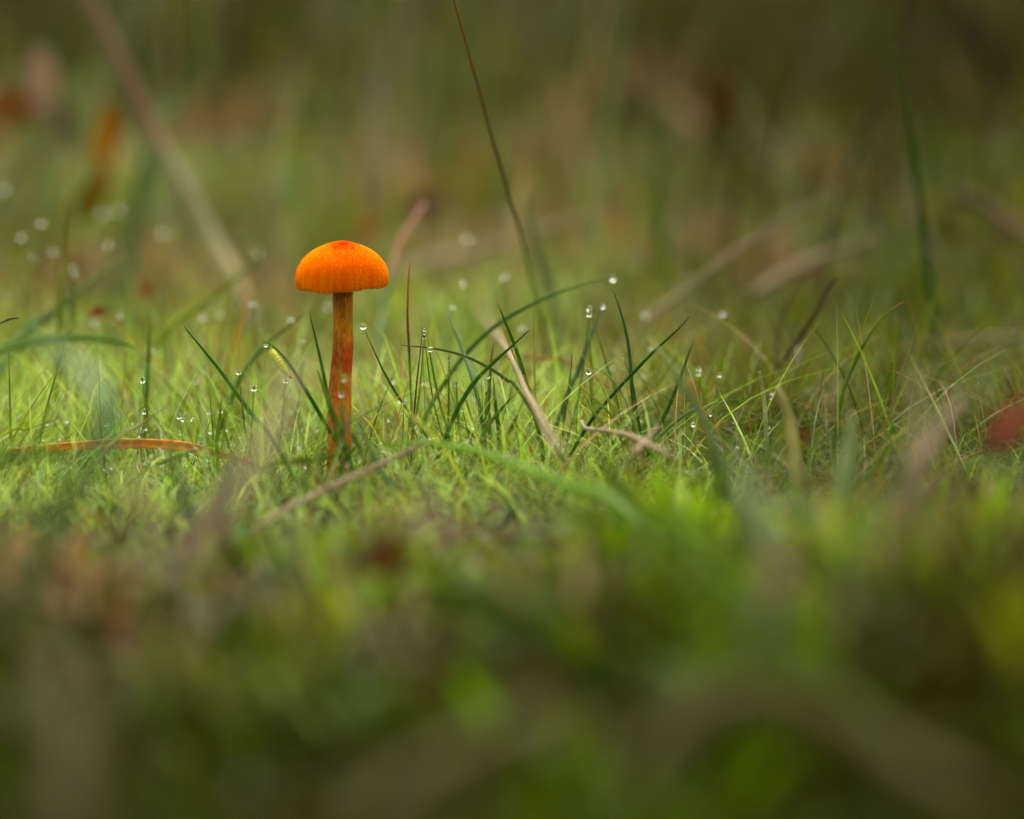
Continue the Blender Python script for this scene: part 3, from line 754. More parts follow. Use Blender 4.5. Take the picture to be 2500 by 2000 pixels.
stalk('dry_straw', 'blurred beige straw below the mushroom foot', 'straw', [(1090, 1258, 45), (1000, 1285, 44.8), (920, 1320, 44.6), (850, 1365, 44.2)], 42, [(0, (.28, .21, .14)), (.3, (.26, .17, .1)), (.55, (.08, .045, .016)), (1, (.04, .025, .01))], GS, ground=False)
stalk('dry_straw', 'blurred pinkish straw upright in the lower right', 'straw', [(1905, 1310, 40), (1895, 1390, 39.6), (1875, 1480, 39), (1850, 1580, 38.4)], 55, [(0, (.15, .11, .06)), (.4, (.13, .07, .045)), (.6, (.05, .035, .015)), (1, (.03, .025, .01))], GS, ground=False)
stalk('dry_straw', 'blurred beige straw upright at lower left centre', 'straw', [(300, 1150, 43), (340, 1220, 42.4), (380, 1330, 41.6), (395, 1420, 41)], 40, [(0, (.2, .19, .08)), (.4, (.17, .13, .06)), (.6, (.06, .045, .02)), (1, (.04, .03, .01))], GS, ground=False)
stalk('dry_straw', 'pinkish straw leaning in from the right edge', 'straw', [(2560, 600, 86), (2470, 555, 86), (2410, 510, 86), (2330, 470, 85)], 38, [(0, (.26, .17, .11)), (.6, (.20, .13, .085)), (1, (.1, .08, .04))], GS, ground=False)
stalk('dry_straw', 'horizontal pale straw lying behind the curved olive blade', 'straw', [(2540, 830, 74), (2440, 828, 74), (2330, 838, 74), (2230, 855, 74), (2150, 890, 73)], 30, [(0, (.2, .16, .1)), (1, (.14, .10, .05))], GS, ground=False)
stalk('dry_straw', 'broad beige straw lying behind the right of the cap', 'straw', [(1130, 625, 88), (1080, 640, 88), (1000, 668, 88), (920, 715, 87)], 50, [(0, (.3, .24, .16)), (1, (.3, .25, .15))], GS, ground=False)
stalk('dry_straw', 'beige straw standing at the upper left centre', 'straw', [(1010, -40, 104), (975, 120, 103), (930, 260, 102), (880, 420, 100)], 34, [(0, (.16, .12, .08)), (1, (.19, .15, .08))], GS)
stalk('grass_stalk', 'soft green stem with a pink bend right of the cap', 'grass stem', [(1035, 500, 72), (1000, 555, 71), (975, 600, 70.4), (950, 680, 69.6), (935, 760, 69), (925, 850, 68)], 18, [(0, (.22, .12, .1)), (.1, (.3, .15, .1)), (.3, (.34, .17, .1)), (.36, (.14, .2, .08)), (1, (.15, .24, .07))], GS)


stalk('dry_stalk', 'faint beige stalk leaning right above the crossing clump', 'stalk', [(1500, 515, 82), (1380, 545, 82), (1230, 590, 81), (1100, 640, 80)], 16, [(0, (.24, .19, .1)), (1, (.28, .22, .13))], GS, ground=False)
stalk('dry_stalk', 'pale pinkish stalk standing blurred left of the tall brown stem', 'stalk', [(925, 60, 92), (922, 200, 92), (915, 340, 91), (905, 500, 90)], 22, [(0, (.19, .15, .11)), (1, (.26, .21, .14))], GS)
stalk('dry_stalk', 'ochre stalk blurred just right of the tall brown stem', 'stalk', [(1300, 330, 80), (1285, 420, 80), (1262, 520, 79), (1250, 640, 78)], 20, [(0, (.26, .19, .06)), (.5, (.3, .24, .09)), (1, (.2, .24, .06))], GS)
stalk('dry_stalk', 'dim brown stalk crossing the upper right behind the tall green blade', 'stalk', [(2130, 290, 84), (2190, 430, 84), (2250, 560, 83), (2330, 700, 82)], 24, [(0, (.11, .085, .05)), (1, (.14, .11, .06))], GS)
stalk('dry_stalk', 'beige stalk lying blurred to the right of the dark twigs', 'stalk', [(2150, 585, 80), (2040, 620, 80), (1930, 665, 79), (1840, 720, 78)], 30, [(0, (.16, .13, .07)), (1, (.21, .16, .10))], GS, ground=False)
blade('pale green blurred blade slanting in from the upper left edge', [(125, 290, 86), (70, 370, 85.5), (10, 460, 85), (-60, 560, 84)], 40, [(0, (.22, .24, .10)), (1, (.2, .26, .08))], flat=.25)
blade('bright green blurred blade upright in the far grass at right', [(1600, 250, 84), (1605, 400, 84), (1615, 560, 83), (1640, 700, 82)], 30, [(0, (.09, .13, .02)), (1, (.12, .2, .01))], flat=.25)
blade('green blurred blade curving up beside the amber leaf', [(480, 170, 88), (440, 230, 88), (390, 300, 87), (360, 400, 86)], 44, [(0, (.12, .2, .07)), (1, (.11, .19, .05))], flat=.25)

# dead leaves
def leaf(label, px, py, d, wpx, hpx, ang, cols, curl=0.25, tilt=0.2, group='dead leaves in the grass'):
    """A curled blade of leaf with a midrib and real thickness, centred at a pixel and depth."""
    if d == 0:                                             # lies on the bank: find where the line of sight meets it
        d = 62.0
        while d < 190 and P(px, py, d).z > gz(P(px, py, d).x, P(px, py, d).y) + 2.0:
            d += 0.5
    else:
        d = settle(d)
    c = P(px, py, d)
    L_, W_ = hpx * d / FPX, wpx * d / FPX
    view = (c - cam.location).normalized()
    right = view.cross(Vector((0, 0, 1))).normalized()
    up = right.cross(view).normalized()
    ax = right * math.cos(ang) + up * math.sin(ang)
    sd = up * math.cos(ang) - right * math.sin(ang)
    nr = -view
    ax = (ax + nr * tilt).normalized()
    th = max(0.012, 0.02 * W_)
    nu, nv = 14, 8
    V, C, Fc = [], [], []
    for side in (0, 1):
        for i in range(nu + 1):
            t = i / nu
            half = W_ * 0.5 * (math.sin(math.pi * min(1, t * 0.97 + 0.015)) ** 0.75) * (1 + .08 * math.sin(t * 23 + px))
            for j in range(nv + 1):
                s = j / nv * 2 - 1
                p = c + ax * (L_ * (t - 0.5)) + sd * (half * s) + nr * (curl * W_ * (s * s) * .5 + curl * L_ * .5 * (t - .5) ** 2 - 0.04 * W_ * (1 - abs(s)) ** 4)
                V.append(p - nr * (th * side))
                k = min(1, max(0, t + 0.15 * math.sin(7 * s + px)))
                C.append(lerp_stops(cols, k))
    m1 = (nu + 1) * (nv + 1)
    for i in range(nu):
        for j in range(nv):
            a = i * (nv + 1) + j
            Fc.append((a, a + 1, a + nv + 2, a + nv + 1))
            Fc.append((m1 + a, m1 + a + nv + 1, m1 + a + nv + 2, m1 + a + 1))
    rim = [j for j in range(nv + 1)] + [i * (nv + 1) + nv for i in range(1, nu + 1)] + [nu * (nv + 1) + j for j in range(nv - 1, -1, -1)] + [i * (nv + 1) for i in range(nu - 1, 0, -1)]
    for a, b in zip(rim, rim[1:] + rim[:1]):
        Fc.append((b, a, m1 + a, m1 + b))
    return tag(link_mesh('dead_leaf', V, Fc, M_LEAF, C), label, 'leaf', group)


leaf('orange red leaf half hidden behind straw at the right edge', 2460, 1045, 48.5, 80, 200, 0.9, [(0, (.16, .08, .06)), (.5, (.42, .18, .13)), (1, (.42, .21, .15))], tilt=.5)
leaf('small bright red leaf in the grass at the left', 243, 762, 69, 26, 56, .1, [(0, (.3, .05, .01)), (.6, (.25, .04, .01)), (1, (.12, .03, .01))])
leaf('orange blurred leaf behind the small red leaf', 356, 712, 76, 34, 60, 1.3, [(0, (.3, .15, .05)), (1, (.36, .12, .03))])
leaf('upright amber leaf blurred at the upper left', 258, 335, 88, 62, 190, 1.35, [(0, (.46, .25, .01)), (.6, (.46, .25, .005)), (1, (.3, .12, .01))])
leaf('amber leaf low below the upright amber leaf', 225, 480, 84, 66, 150, 1.1, [(0, (.22, .17, .01)), (1, (.28, .17, .01))])
leaf('orange leaf blurred at the left edge', 28, 268, 90, 90, 130, .2, [(0, (.33, .16, .03)), (1, (.26, .12, .02))])
leaf('pinkish grey leaf blurred at the upper left corner', 100, 205, 92, 90, 190, 1.5, [(0, (.40, .31, .24)), (1, (.43, .33, .25))])
leaf('pinkish leaf blurred beside the amber leaf', 165, 310, 90, 70, 130, 1.7, [(0, (.2, .16, .1)), (1, (.24, .18, .13))])
leaf('rust leaf blurred above the wide beige leaf', 665, 150, 0, 70, 190, .0, [(0, (.14, .10, .01)), (.5, (.24, .09, .03)), (1, (.16, .07, .03))])
leaf('wide beige leaf blurred above and left of the cap', 580, 262, 0, 80, 300, -.1, [(0, (.42, .25, .13)), (.5, (.46, .33, .19)), (1, (.34, .26, .16))])
leaf('pale buff leaf blurred left of the wide beige leaf', 520, 330, 0, 90, 170, .3, [(0, (.38, .27, .15)), (1, (.42, .3, .16))])
leaf('dull red leaf blurred just above the cap', 1035, 505, 0, 60, 130, .3, [(0, (.16, .09, .06)), (1, (.22, .14, .11))])
leaf('ochre leaf blurred behind the top of the cap', 900, 555, 0, 44, 100, .2, [(0, (.36, .24, .02)), (1, (.36, .22, .03))])
leaf('rust brown leaf blurred in the upper right', 1760, 260, 0, 110, 200, 1.4, [(0, (.10, .06, .02)), (1, (.17, .07, .03))])
leaf('dark rust leaf blurred at the top right', 2265, 30, 0, 80, 190, 1.5, [(0, (.12, .05, .02)), (1, (.14, .05, .03))])
leaf('dark brown leaf blurred at the top right corner', 2400, 130, 0, 110, 330, -1.0, [(0, (.05, .03, .015)), (1, (.07, .04, .02))])
leaf('brown pink leaf blurred below the dark rust leaf', 2310, 210, 0, 70, 200, -.9, [(0, (.14, .07, .04)), (1, (.13, .09, .05))])
leaf('narrow yellow leaf lying at the right', 2215, 1090, 60.5, 16, 95, .25, [(0, (.26, .19, .02)), (1, (.36, .19, .02))], tilt=.1)
leaf('rusty leaf scrap beside the torn yellow blade', 1962, 1075, 61, 36, 70, 1.4, [(0, (.25, .13, .02)), (1, (.22, .12, .03))])
tag(ribbon('dead_leaf', [(20, 1102, 59.6), (110, 1094, 59.6), (220, 1087, 59.6), (340, 1083, 59.6), (450, 1090, 59.6), (540, 1110, 59.6), (620, 1135, 59.6)], 27,
           [(0, (.30, .22, .01)), (.15, (.48, .22, .008)), (.3, (.55, .22, .008)), (.5, (.34, .16, .03)), (.62, (.58, .23, .01)), (.78, (.36, .14, .04)), (1, (.24, .16, .07))],
           M_LEAF, flat=.3, groove=1.3, taper=(.5, .5), ground=False, n=40, twist=.5),
    'long orange dead leaf strip lying across the left grass', 'leaf', 'dead leaves in the grass')
leaf('brown leaf scrap in the shade behind the orange strip', 275, 1022, 66, 30, 150, -.12, [(0, (.36, .19, .01)), (.5, (.2, .1, .03)), (1, (.12, .06, .03))], tilt=.4)
leaf('purplish brown leaf scrap lying low at the left', 215, 1245, 58.5, 12, 100, -.05, [(0, (.11, .05, .05)), (1, (.13, .07, .06))], tilt=0)
leaf('rusty leaf blurred low in front of the mushroom', 950, 1370, 46, 70, 150, .3, [(0, (.2, .09, .02)), (1, (.22, .11, .03))])
leaf('rust leaf blurred at the bottom centre', 1050, 1670, 40, 60, 120, -.3, [(0, (.15, .06, .015)), (1, (.12, .06, .02))])
leaf('dark rust leaf blurred under the wide right straw', 2300, 1330, 48, 60, 130, .4, [(0, (.13, .06, .01)), (1, (.12, .07, .01))])


# ------------------------------------------------------------------ the mushroom
m, nt, out = new_mat('orange cap skin')
N, L = nt.nodes, nt.links
tc = N.new('ShaderNodeTexCoord')
sep = N.new('ShaderNodeSeparateXYZ')
L.new(tc.outputs['Object'], sep.inputs[0])
# distance from the apex, slightly wandering
nz = N.new('ShaderNodeTexNoise'); nz.inputs['Scale'].default_value = 4.0; nz.inputs['Detail'].default_value = 5
L.new(tc.outputs['Object'], nz.inputs['Vector'])
ln = N.new('ShaderNodeVectorMath'); ln.operation = 'LENGTH'
off = N.new('ShaderNodeVectorMath'); off.operation = 'SUBTRACT'; off.inputs[1].default_value = (0.03, -0.22, 0.93)
L.new(tc.outputs['Object'], off.inputs[0]); L.new(off.outputs[0], ln.inputs[0])
ad = N.new('ShaderNodeMath'); ad.operation = 'MULTIPLY_ADD'; ad.inputs[1].default_value = 0.6; ad.inputs[2].default_value = -0.30
L.new(nz.outputs['Fac'], ad.inputs[0])
ad2 = N.new('ShaderNodeMath'); ad2.operation = 'ADD'
L.new(ln.outputs['Value'], ad2.inputs[0]); L.new(ad.outputs[0], ad2.inputs[1])
cr = N.new('ShaderNodeValToRGB')
e = cr.color_ramp.elements
e[0].position, e[0].color = 0.12, (0.34, 0.018, 0.0005, 1)
e[1].position, e[1].color = 0.62, (0.82, 0.120, 0.0005, 1)
q = e.new(0.36); q.color = (0.70, 0.090, 0.0005, 1)
q = e.new(0.95); q.color = (0.78, 0.120, 0.0005, 1)
L.new(ad2.outputs[0], cr.inputs[0])
# radial striae near the margin
at2 = N.new('ShaderNodeMath'); at2.operation = 'ARCTAN2'
L.new(sep.outputs[1], at2.inputs[0]); L.new(sep.outputs[0], at2.inputs[1])
cmb = N.new('ShaderNodeCombineXYZ')
sc = N.new('ShaderNodeMath'); sc.operation = 'MULTIPLY'; sc.inputs[1].default_value = 11.0
L.new(at2.outputs[0], sc.inputs[0]); L.new(sc.outputs[0], cmb.inputs[0])
zs = N.new('ShaderNodeMath'); zs.operation = 'MULTIPLY'; zs.inputs[1].default_value = 1.2
L.new(sep.outputs[2], zs.inputs[0]); L.new(zs.outputs[0], cmb.inputs[1])
st_n = N.new('ShaderNodeTexNoise'); st_n.inputs['Scale'].default_value = 1.0; st_n.inputs['Detail'].default_value = 3
L.new(cmb.outputs[0], st_n.inputs['Vector'])
low = N.new('ShaderNodeMapRange'); low.inputs['From Min'].default_value = 0.62; low.inputs['From Max'].default_value = 0.0
L.new(sep.outputs[2], low.inputs['Value'])
stm = N.new('ShaderNodeMapRange'); stm.inputs['From Min'].default_value = 0.4; stm.inputs['From Max'].default_value = 0.62
L.new(st_n.outputs['Fac'], stm.inputs['Value'])
sml = N.new('ShaderNodeMath'); sml.operation = 'MULTIPLY'
L.new(low.outputs[0], sml.inputs[0]); L.new(stm.outputs[0], sml.inputs[1])
mix = N.new('ShaderNodeMixRGB'); mix.inputs[2].default_value = (0.80, 0.240, 0.003, 1)
L.new(sml.outputs[0], mix.inputs[0]); L.new(cr.outputs[0], mix.inputs[1])
fz = N.new('ShaderNodeTexNoise'); fz.inputs['Scale'].default_value = 42.0; fz.inputs['Detail'].default_value = 4
L.new(tc.outputs['Object'], fz.inputs['Vector'])
bp = N.new('ShaderNodeBump'); bp.inputs['Strength'].default_value = 0.55; bp.inputs['Distance'].default_value = 0.03
L.new(fz.outputs['Fac'], bp.inputs['Height'])
pb = N.new('ShaderNodeBsdfPrincipled')
pb.inputs['Roughness'].default_value = 0.9
pb.inputs['Specular IOR Level'].default_value = 0.0
pb.inputs['Subsurface Weight'].default_value = 0.75
pb.inputs['Subsurface Radius'].default_value = (1.0, 0.35, 0.1)
pb.inputs['Subsurface Scale'].default_value = 0.30
L.new(mix.outputs[0], pb.inputs['Base Color']); L.new(bp.outputs[0], pb.inputs['Normal'])
L.new(pb.outputs[0], out.inputs['Surface'])
M_CAP = m

m, nt, out = new_mat('fibrous stem')
N, L = nt.nodes, nt.links
tc = N.new('ShaderNodeTexCoord')
mp = N.new('ShaderNodeMapping'); mp.inputs['Scale'].default_value = (22, 22, 0.45)
L.new(tc.outputs['Object'], mp.inputs['Vector'])
nz = N.new('ShaderNodeTexNoise'); nz.inputs['Scale'].default_value = 1.0; nz.inputs['Detail'].default_value = 5
L.new(mp.outputs[0], nz.inputs['Vector'])
at = N.new('ShaderNodeAttribute'); at.attribute_name = 'tint'
mr = N.new('ShaderNodeMapRange'); mr.inputs['From Min'].default_value = 0.3; mr.inputs['From Max'].default_value = 0.7
mr.inputs['To Min'].default_value = 0.58; mr.inputs['To Max'].default_value = 1.5
L.new(nz.outputs['Fac'], mr.inputs['Value'])
vm = N.new('ShaderNodeVectorMath'); vm.operation = 'SCALE'
L.new(at.outputs['Color'], vm.inputs[0]); L.new(mr.outputs[0], vm.inputs['Scale'])
bp = N.new('ShaderNodeBump'); bp.inputs['Strength'].default_value = 0.6; bp.inputs['Distance'].default_value = 0.03
L.new(nz.outputs['Fac'], bp.inputs['Height'])
pb = N.new('ShaderNodeBsdfPrincipled')
pb.inputs['Roughness'].default_value = 0.5
pb.inputs['Specular IOR Level'].default_value = 0.1
pb.inputs['Subsurface Weight'].default_value = 0.2
pb.inputs['Subsurface Radius'].default_value = (1.0, 0.4, 0.1)
pb.inputs['Subsurface Scale'].default_value = 0.08
L.new(vm.outputs[0], pb.inputs['Base Color']); L.new(bp.outputs[0], pb.inputs['Normal'])
L.new(pb.outputs[0], out.inputs['Surface'])
M_STEM = m

CM = F0 / FPX                                      # one photo pixel at the mushroom, in cm
base = P(827, 1160, 60.0)
mush = empty('mushroom', base)
tag(mush, 'single orange mushroom with domed cap and fibrous stem in wet grass', 'mushroom')

# stem
axis_px = [(837, 690, 60.7), (836.5, 711, 60.65), (837, 800, 60.6), (837.3, 845, 60.55), (834.5, 881, 60.5), (831.5, 916, 60.45), (829, 962, 60.4), (828.5, 1032, 60.25), (827, 1110, 60.1), (826, 1175, 60.0)]
wpx = [48, 49, 48.8, 50.5, 52, 53.5, 57, 57.5, 57, 58]
tint = [(0.30, 0.085, 0.001), (0.32, 0.105, 0.001), (0.41, 0.155, 0.001), (0.37, 0.070, 0.001), (0.31, 0.038, 0.001), (0.37, 0.075, 0.002), (0.46, 0.120, 0.010), (0.50, 0.105, 0.008), (0.52, 0.078, 0.006), (0.45, 0.07, 0.006)]
A = spline([tuple(P(*p)) + (w * 0.5 * p[2] / FPX,) + c for p, w, c in zip(axis_px, wpx, tint)], 60)
ns = 40
V, F, C = [], [], []
for i, row in enumerate(A):
    c, r = Vector(row[:3]), row[3]
    for j in range(ns):
        an = 2 * math.pi * j / ns
        rr = r * (1 + 0.018 * math.sin(an * 3 + 0.6) + 0.010 * math.sin(an * 9 + i * 0.05) + 0.007 * math.sin(an * 17 - i * 0.07))
        V.append(c + Vector((math.cos(an) * rr, math.sin(an) * rr * 0.94, 0)) - base)
        k = 0.5 + 0.5 * math.sin(an * 2.0 + 2.2 + i * .04)
        C.append(tuple(max(0, a * (0.85 + 0.3 * k)) for a in row[4:7]))
for i in range(len(A) - 1):
    for j in range(ns):
        k = (j + 1) % ns
        F.append((i * ns + j, (i + 1) * ns + j, (i + 1) * ns + k, i * ns + k))
F.append(tuple(range(ns)))
stem = link_mesh('stem', V, F, M_STEM, C, mush)

# cap: a turned profile with a slightly wavy margin, leaning a little to the left
prof = [(0, 109.5), (9, 109.2), (22, 106.5), (36, 102.5), (50, 97), (66, 89.5), (82, 79), (95, 66), (104, 53), (110.5, 38), (113.6, 24), (114.2, 14), (113.2, 6), (110.8, -0.5), (108.8, -1.8), (106.5, 0.5)]
Q = spline([(a * CM, b * CM) for a, b in prof], 60)
under = [(101, 6), (80, 16), (55, 26), (30, 32), (22, 34)]
Q = np.vstack([Q, np.array([(a * CM, b * CM) for a, b in under])])
cap_c = P(835.5, 697.5, 60.65)
ns = 120
rs = random.Random(3)
V, F = [Vector((0, 0, Q[0][1]))], []
for i in range(1, len(Q)):
    r, z = Q[i]
    edge = max(0.0, 1 - abs(z) / (24 * CM)) if i < 62 else 0.4
    for j in range(ns):
        an = 2 * math.pi * j / ns
        wob = 1 + edge * (0.012 * math.sin(5 * an + 1) + 0.009 * math.sin(11 * an + .4) + 0.007 * math.sin(29 * an)) + 0.008 * math.sin(2 * an + .8) + 0.006 * math.sin(3 * an + 2 + 2.0 * z) + 0.004 * math.sin(7 * an + 5 * z)
        dz = edge * CM * (1.9 * math.sin(4 * an + .5) + 1.5 * math.sin(9 * an) + 1.3 * math.sin(37 * an + 2) + 0.9 * math.sin(53 * an) + 2.6 * max(0, math.sin(6 * an + 1.1) - 0.93) * 10)
        V.append(Vector((math.cos(an) * r * wob, math.sin(an) * r * wob, z + dz)))
for j in range(ns):
    F.append((0, 1 + j, 1 + (j + 1) % ns))
for i in range(len(Q) - 2):
    for j in range(ns):
        k = (j + 1) % ns
        a = 1 + i * ns
        F.append((a + j, a + ns + j, a + ns + k, a + k))
cap = link_mesh('cap', V, F, M_CAP, None, mush)
cap.location = cap_c - base
cap.rotation_euler = (0.0, math.radians(-2.0), 0.3)

# gills under the cap, one layer of thin plates
V, F = [], []
for j in range(56):
    an = 2 * math.pi * j / 56
    ca, sa = math.cos(an), math.sin(an)
    short = 60 if j % 2 else 24
    pts = [(102, 1.5), (100, 5), (80, 15), (short, 27), (short, 20), (80, 7), (98, 1)]
    th = 0.006
    b = len(V)
    for s in (-1, 1):
        for r, z in pts:
            V.append(Vector((ca * r * CM - sa * th * s, sa * r * CM + ca * th * s, z * CM)))
    n_ = len(pts)
    F.append(tuple(b + i for i in range(n_))); F.append(tuple(b + n_ + i for i in range(n_ - 1, -1, -1)))
    for i in range(n_):
        k = (i + 1) % n_
        F.append((b + i, b + n_ + i, b + n_ + k, b + k))
gill = link_mesh('gill_layer', V, F, M_STEM, [(0.6, 0.22, 0.02)] * len(V), cap, smooth=False)
gill['kind'] = 'stuff'

# the mealy specks that roughen the cap
m, nt, out = new_mat('cap specks')
N, L = nt.nodes, nt.links
at = N.new('ShaderNodeAttribute'); at.attribute_name = 'tint'
pb = N.new('ShaderNodeBsdfPrincipled'); pb.inputs['Roughness'].default_value = 0.9
pb.inputs['Specular IOR Level'].default_value = 0.0
L.new(at.outputs['Color'], pb.inputs['Base Color']); L.new(pb.outputs[0], out.inputs['Surface'])
M_SPECK = m
V, F, C = [], [], []
octo = [(1, 0, 0), (-1, 0, 0), (0, 1, 0), (0, -1, 0), (0, 0, 1), (0, 0, -1)]
of = [(0, 2, 4), (2, 1, 4), (1, 3, 4), (3, 0, 4), (2, 0, 5), (1, 2, 5), (3, 1, 5), (0, 3, 5)]
seglen = np.linalg.norm(np.diff(Q[:61], axis=0), axis=1) * (Q[:60, 0] + Q[1:61, 0])
cum = np.cumsum(seglen) / seglen.sum()
for k in range(6500):
    u = rs.random()
    i = int(np.searchsorted(cum, u))
    f = rs.random()
    r = Q[i, 0] * (1 - f) + Q[i + 1, 0] * f
    z = Q[i, 1] * (1 - f) + Q[i + 1, 1] * f
    an = rs.random() * 2 * math.pi
    s = CM * (0.65 + 0.85 * rs.random() ** 2.5)
    c = Vector((math.cos(an) * r, math.sin(an) * r, z))
    b = len(V)
    a1, a2 = rs.random() * 6, rs.random() * 6
    bright = rs.random()
    top = max(0.0, min(1.0, z / (70 * CM)))
    col = (0.78, 0.12, 0.001) if bright > 0.08 + 0.40 * top else (0.93, 0.33, 0.035)
    if z > 99 * CM and rs.random() < .8: col = (0.5, .05, .003)
    for o in octo:
        V.append(c + Vector((o[0] * math.cos(a1) - o[1] * math.sin(a1), o[0] * math.sin(a1) + o[1] * math.cos(a1), o[2])) * s)
        C.append(col)
    F += [tuple(b + q for q in t) for t in of]
speck = link_mesh('cap_speckle', V, F, M_SPECK, C, cap)
speck['kind'] = 'stuff'


# ------------------------------------------------------------------ the caterpillar
m, nt, out = new_mat('caterpillar skin')
N, L = nt.nodes, nt.links
at = N.new('ShaderNodeAttribute'); at.attribute_name = 'tint'
pb = N.new('ShaderNodeBsdfPrincipled'); pb.inputs['Roughness'].default_value = 0.4
pb.inputs['Subsurface Weight'].default_value = 0.3
pb.inputs['Subsurface Radius'].default_value = (1, .8, .2)
pb.inputs['Subsurface Scale'].default_value = 0.05
L.new(at.outputs['Color'], pb.inputs['Base Color']); L.new(pb.outputs[0], out.inputs['Surface'])
M_GRUB = m
grub = empty('caterpillar', P(688, 892, 60.0))
tag(grub, 'small yellow caterpillar hanging under the dark arched blade', 'caterpillar')
pts = spline([tuple(P(*p)) for p in [(663, 858, 60.1), (668, 866, 60.05), (680, 884, 60), (694, 904, 60), (705, 917, 60)]], 48)
V, F, C = [], [], []
ns = 14
for i, c in enumerate(pts):
    t = i / 48
    r = CM * 9.2 * (math.sin(math.pi * min(1, 0.16 + 0.78 * t)) ** 0.35) * (1 + 0.10 * math.cos(t * 2 * math.pi * 12))
    c = Vector(c)
    tan = (Vector(pts[min(i + 1, 48)]) - Vector(pts[max(i - 1, 0)])).normalized()
    s = tan.cross(Vector((0, 1, 0))).normalized()
    u = s.cross(tan)
    for j in range(ns):
        an = 2 * math.pi * j / ns
        V.append(c + s * (r * math.cos(an)) + u * (r * math.sin(an)) - grub.location)
        k = max(0, -math.cos(an))
        C.append((0.50 + .1 * k, 0.50 + .1 * k, 0.010 + 0.30 * k * (0.5 + 0.5 * math.cos(t * 2 * math.pi * 12))))
for i in range(48):
    for j in range(ns):
        k = (j + 1) % ns
        F.append((i * ns + j, (i + 1) * ns + j, (i + 1) * ns + k, i * ns + k))
F.append(tuple(range(ns))); F.append(tuple(48 * ns + j for j in range(ns - 1, -1, -1)))
link_mesh('body', V, F, M_GRUB, C, grub)


def ball(name, r, mat, parent=None, cols=None, sub=2, shape=(1, 1, 1)):
    bm = bmesh.new()
    bmesh.ops.create_icosphere(bm, subdivisions=sub, radius=1.0)
    me = bpy.data.meshes.new(name)
    bm.to_mesh(me); bm.free()
    me.polygons.foreach_set('use_smooth', [True] * len(me.polygons))
    if cols:
        a = me.color_attributes.new('tint', 'FLOAT_COLOR', 'POINT')
        a.data.foreach_set('color', list(cols + (1.0,)) * len(me.vertices))
    me.materials.append(mat)
    o = bpy.data.objects.new(name, me)
    COL.objects.link(o)
    o.scale = (r * shape[0], r * shape[1], r * shape[2])
    if parent: o.parent = parent
    return o


head = ball('head', CM * 4.6, M_GRUB, grub, (0.22, 0.11, 0.02))
head.location = P(709, 921, 60) - grub.location
for k in range(5):                                   # stubby legs on the blade side
    leg = ball('leg', CM * 2.2, M_GRUB, grub, (0.36, 0.32, 0.12), sub=1, shape=(1, 1, 1.5))
    leg.location = P(676 + 7 * k, 865 + 10 * k, 60) - grub.location

# ------------------------------------------------------------------ dew drops
drop0 = ball('water_drop', 1.0, M_WATER, sub=3)
first = [True]
GD = 'dew drops on the grass'


def drop(px, py, d, rpx, label, shape=(1, 1, 1)):
    if first[0]:
        o = drop0; first[0] = False
    else:
        o = drop0.copy(); COL.objects.link(o)
    d = settle(d)
    r = 0.76 * rpx * d / FPX
    o.location = P(px, py, d)
    o.scale = (r * shape[0], r * shape[1], r * shape[2])
    return tag(o, label, 'water drop', GD)


drop(887, 797, 60.6, 11.5, 'round clear drop balanced on a blade tip right of the stem')
drop(1437, 907, 60.6, 10.5, 'round clear drop on the bowing blade right of the clump')
drop(1037, 806, 60.8, 5.5, 'upper small drop of the stacked pair right of the stem')
drop(1036, 822, 60.7, 8.5, 'lower larger drop of the stacked pair right of the stem')
drop(1050, 853, 60.2, 11, 'flat drop hanging under the olive arching blade', (1.1, .8, .65))
drop(1496, 680, 64.6, 10, 'drop at the tip of the long arching blade')
drop(1438, 753, 62.4, 9.5, 'upper drop of the pair near the teal blade')
drop(1438, 768, 62.3, 9, 'lower drop of the pair near the teal blade')
drop(1472, 748, 63.6, 8, 'drop capping the blurred teal blade')
drop(649, 844, 60.3, 7, 'bright drop under the arched tip above the caterpillar', (1.2, .8, .7))
drop(583, 909, 60.5, 8.5, 'drop on a hair thin blade left of the caterpillar')
drop(620, 948, 60.8, 11, 'wide drop on thin blades below the caterpillar', (1.1, 1, .9))
drop(697, 931, 60.9, 8, 'bright drop just below the head of the caterpillar', (1.1, 1, .7))
drop(840, 925, 58.2, 9, 'pointed drop in front of the lower stem', (.8, .8, 1.25))
drop(834, 963, 58.6, 9.5, 'round drop in front of the stem on a bright thin blade')
drop(744, 1139, 59.2, 7, 'clear drop hanging under the olive blade near the stem foot')
drop(510, 1120, 59.8, 9.5, 'round drop caught in a curl of thread at the left')
drop(538, 1003, 60.1, 8.5, 'drop on the upright stem before the orange dead leaf')
drop(348, 928, 60.4, 9.5, 'drop on a blade tip above the orange dead leaf', (1, 1, 1.15))
drop(437, 1017, 60.2, 9, 'drop on a short green tip behind the orange strip')
drop(353, 1005, 60.3, 9, 'drop left of the green tip behind the orange strip')
drop(115, 1036, 60.1, 6.5, 'flat drop under the pale pointed blade at far left', (1.2, .8, .6))
drop(1180, 1038, 60.0, 8, 'drop low in the crossing clump, left side')
drop(1172, 1072, 59.8, 9, 'large drop lying at the foot of the crossing clump', (1.2, 1, .8))
drop(1096, 877, 60.9, 6, 'narrow drop hanging beside the dark leaning blade', (.8, .8, 1.3))
drop(1192, 921, 60.3, 7, 'white drop at the crossing of the dark blades', (1, .8, .7))
drop(1114, 938, 60.6, 7, 'bright oval drop left of the lime blade', (.8, .8, 1.3))
drop(1187, 962, 60.2, 6, 'narrow drop between the upright clump blades', (.7, .7, 1.4))
drop(1130, 1000, 60.1, 7, 'drop on the lime blade left of the clump', (1.1, 1, .9))
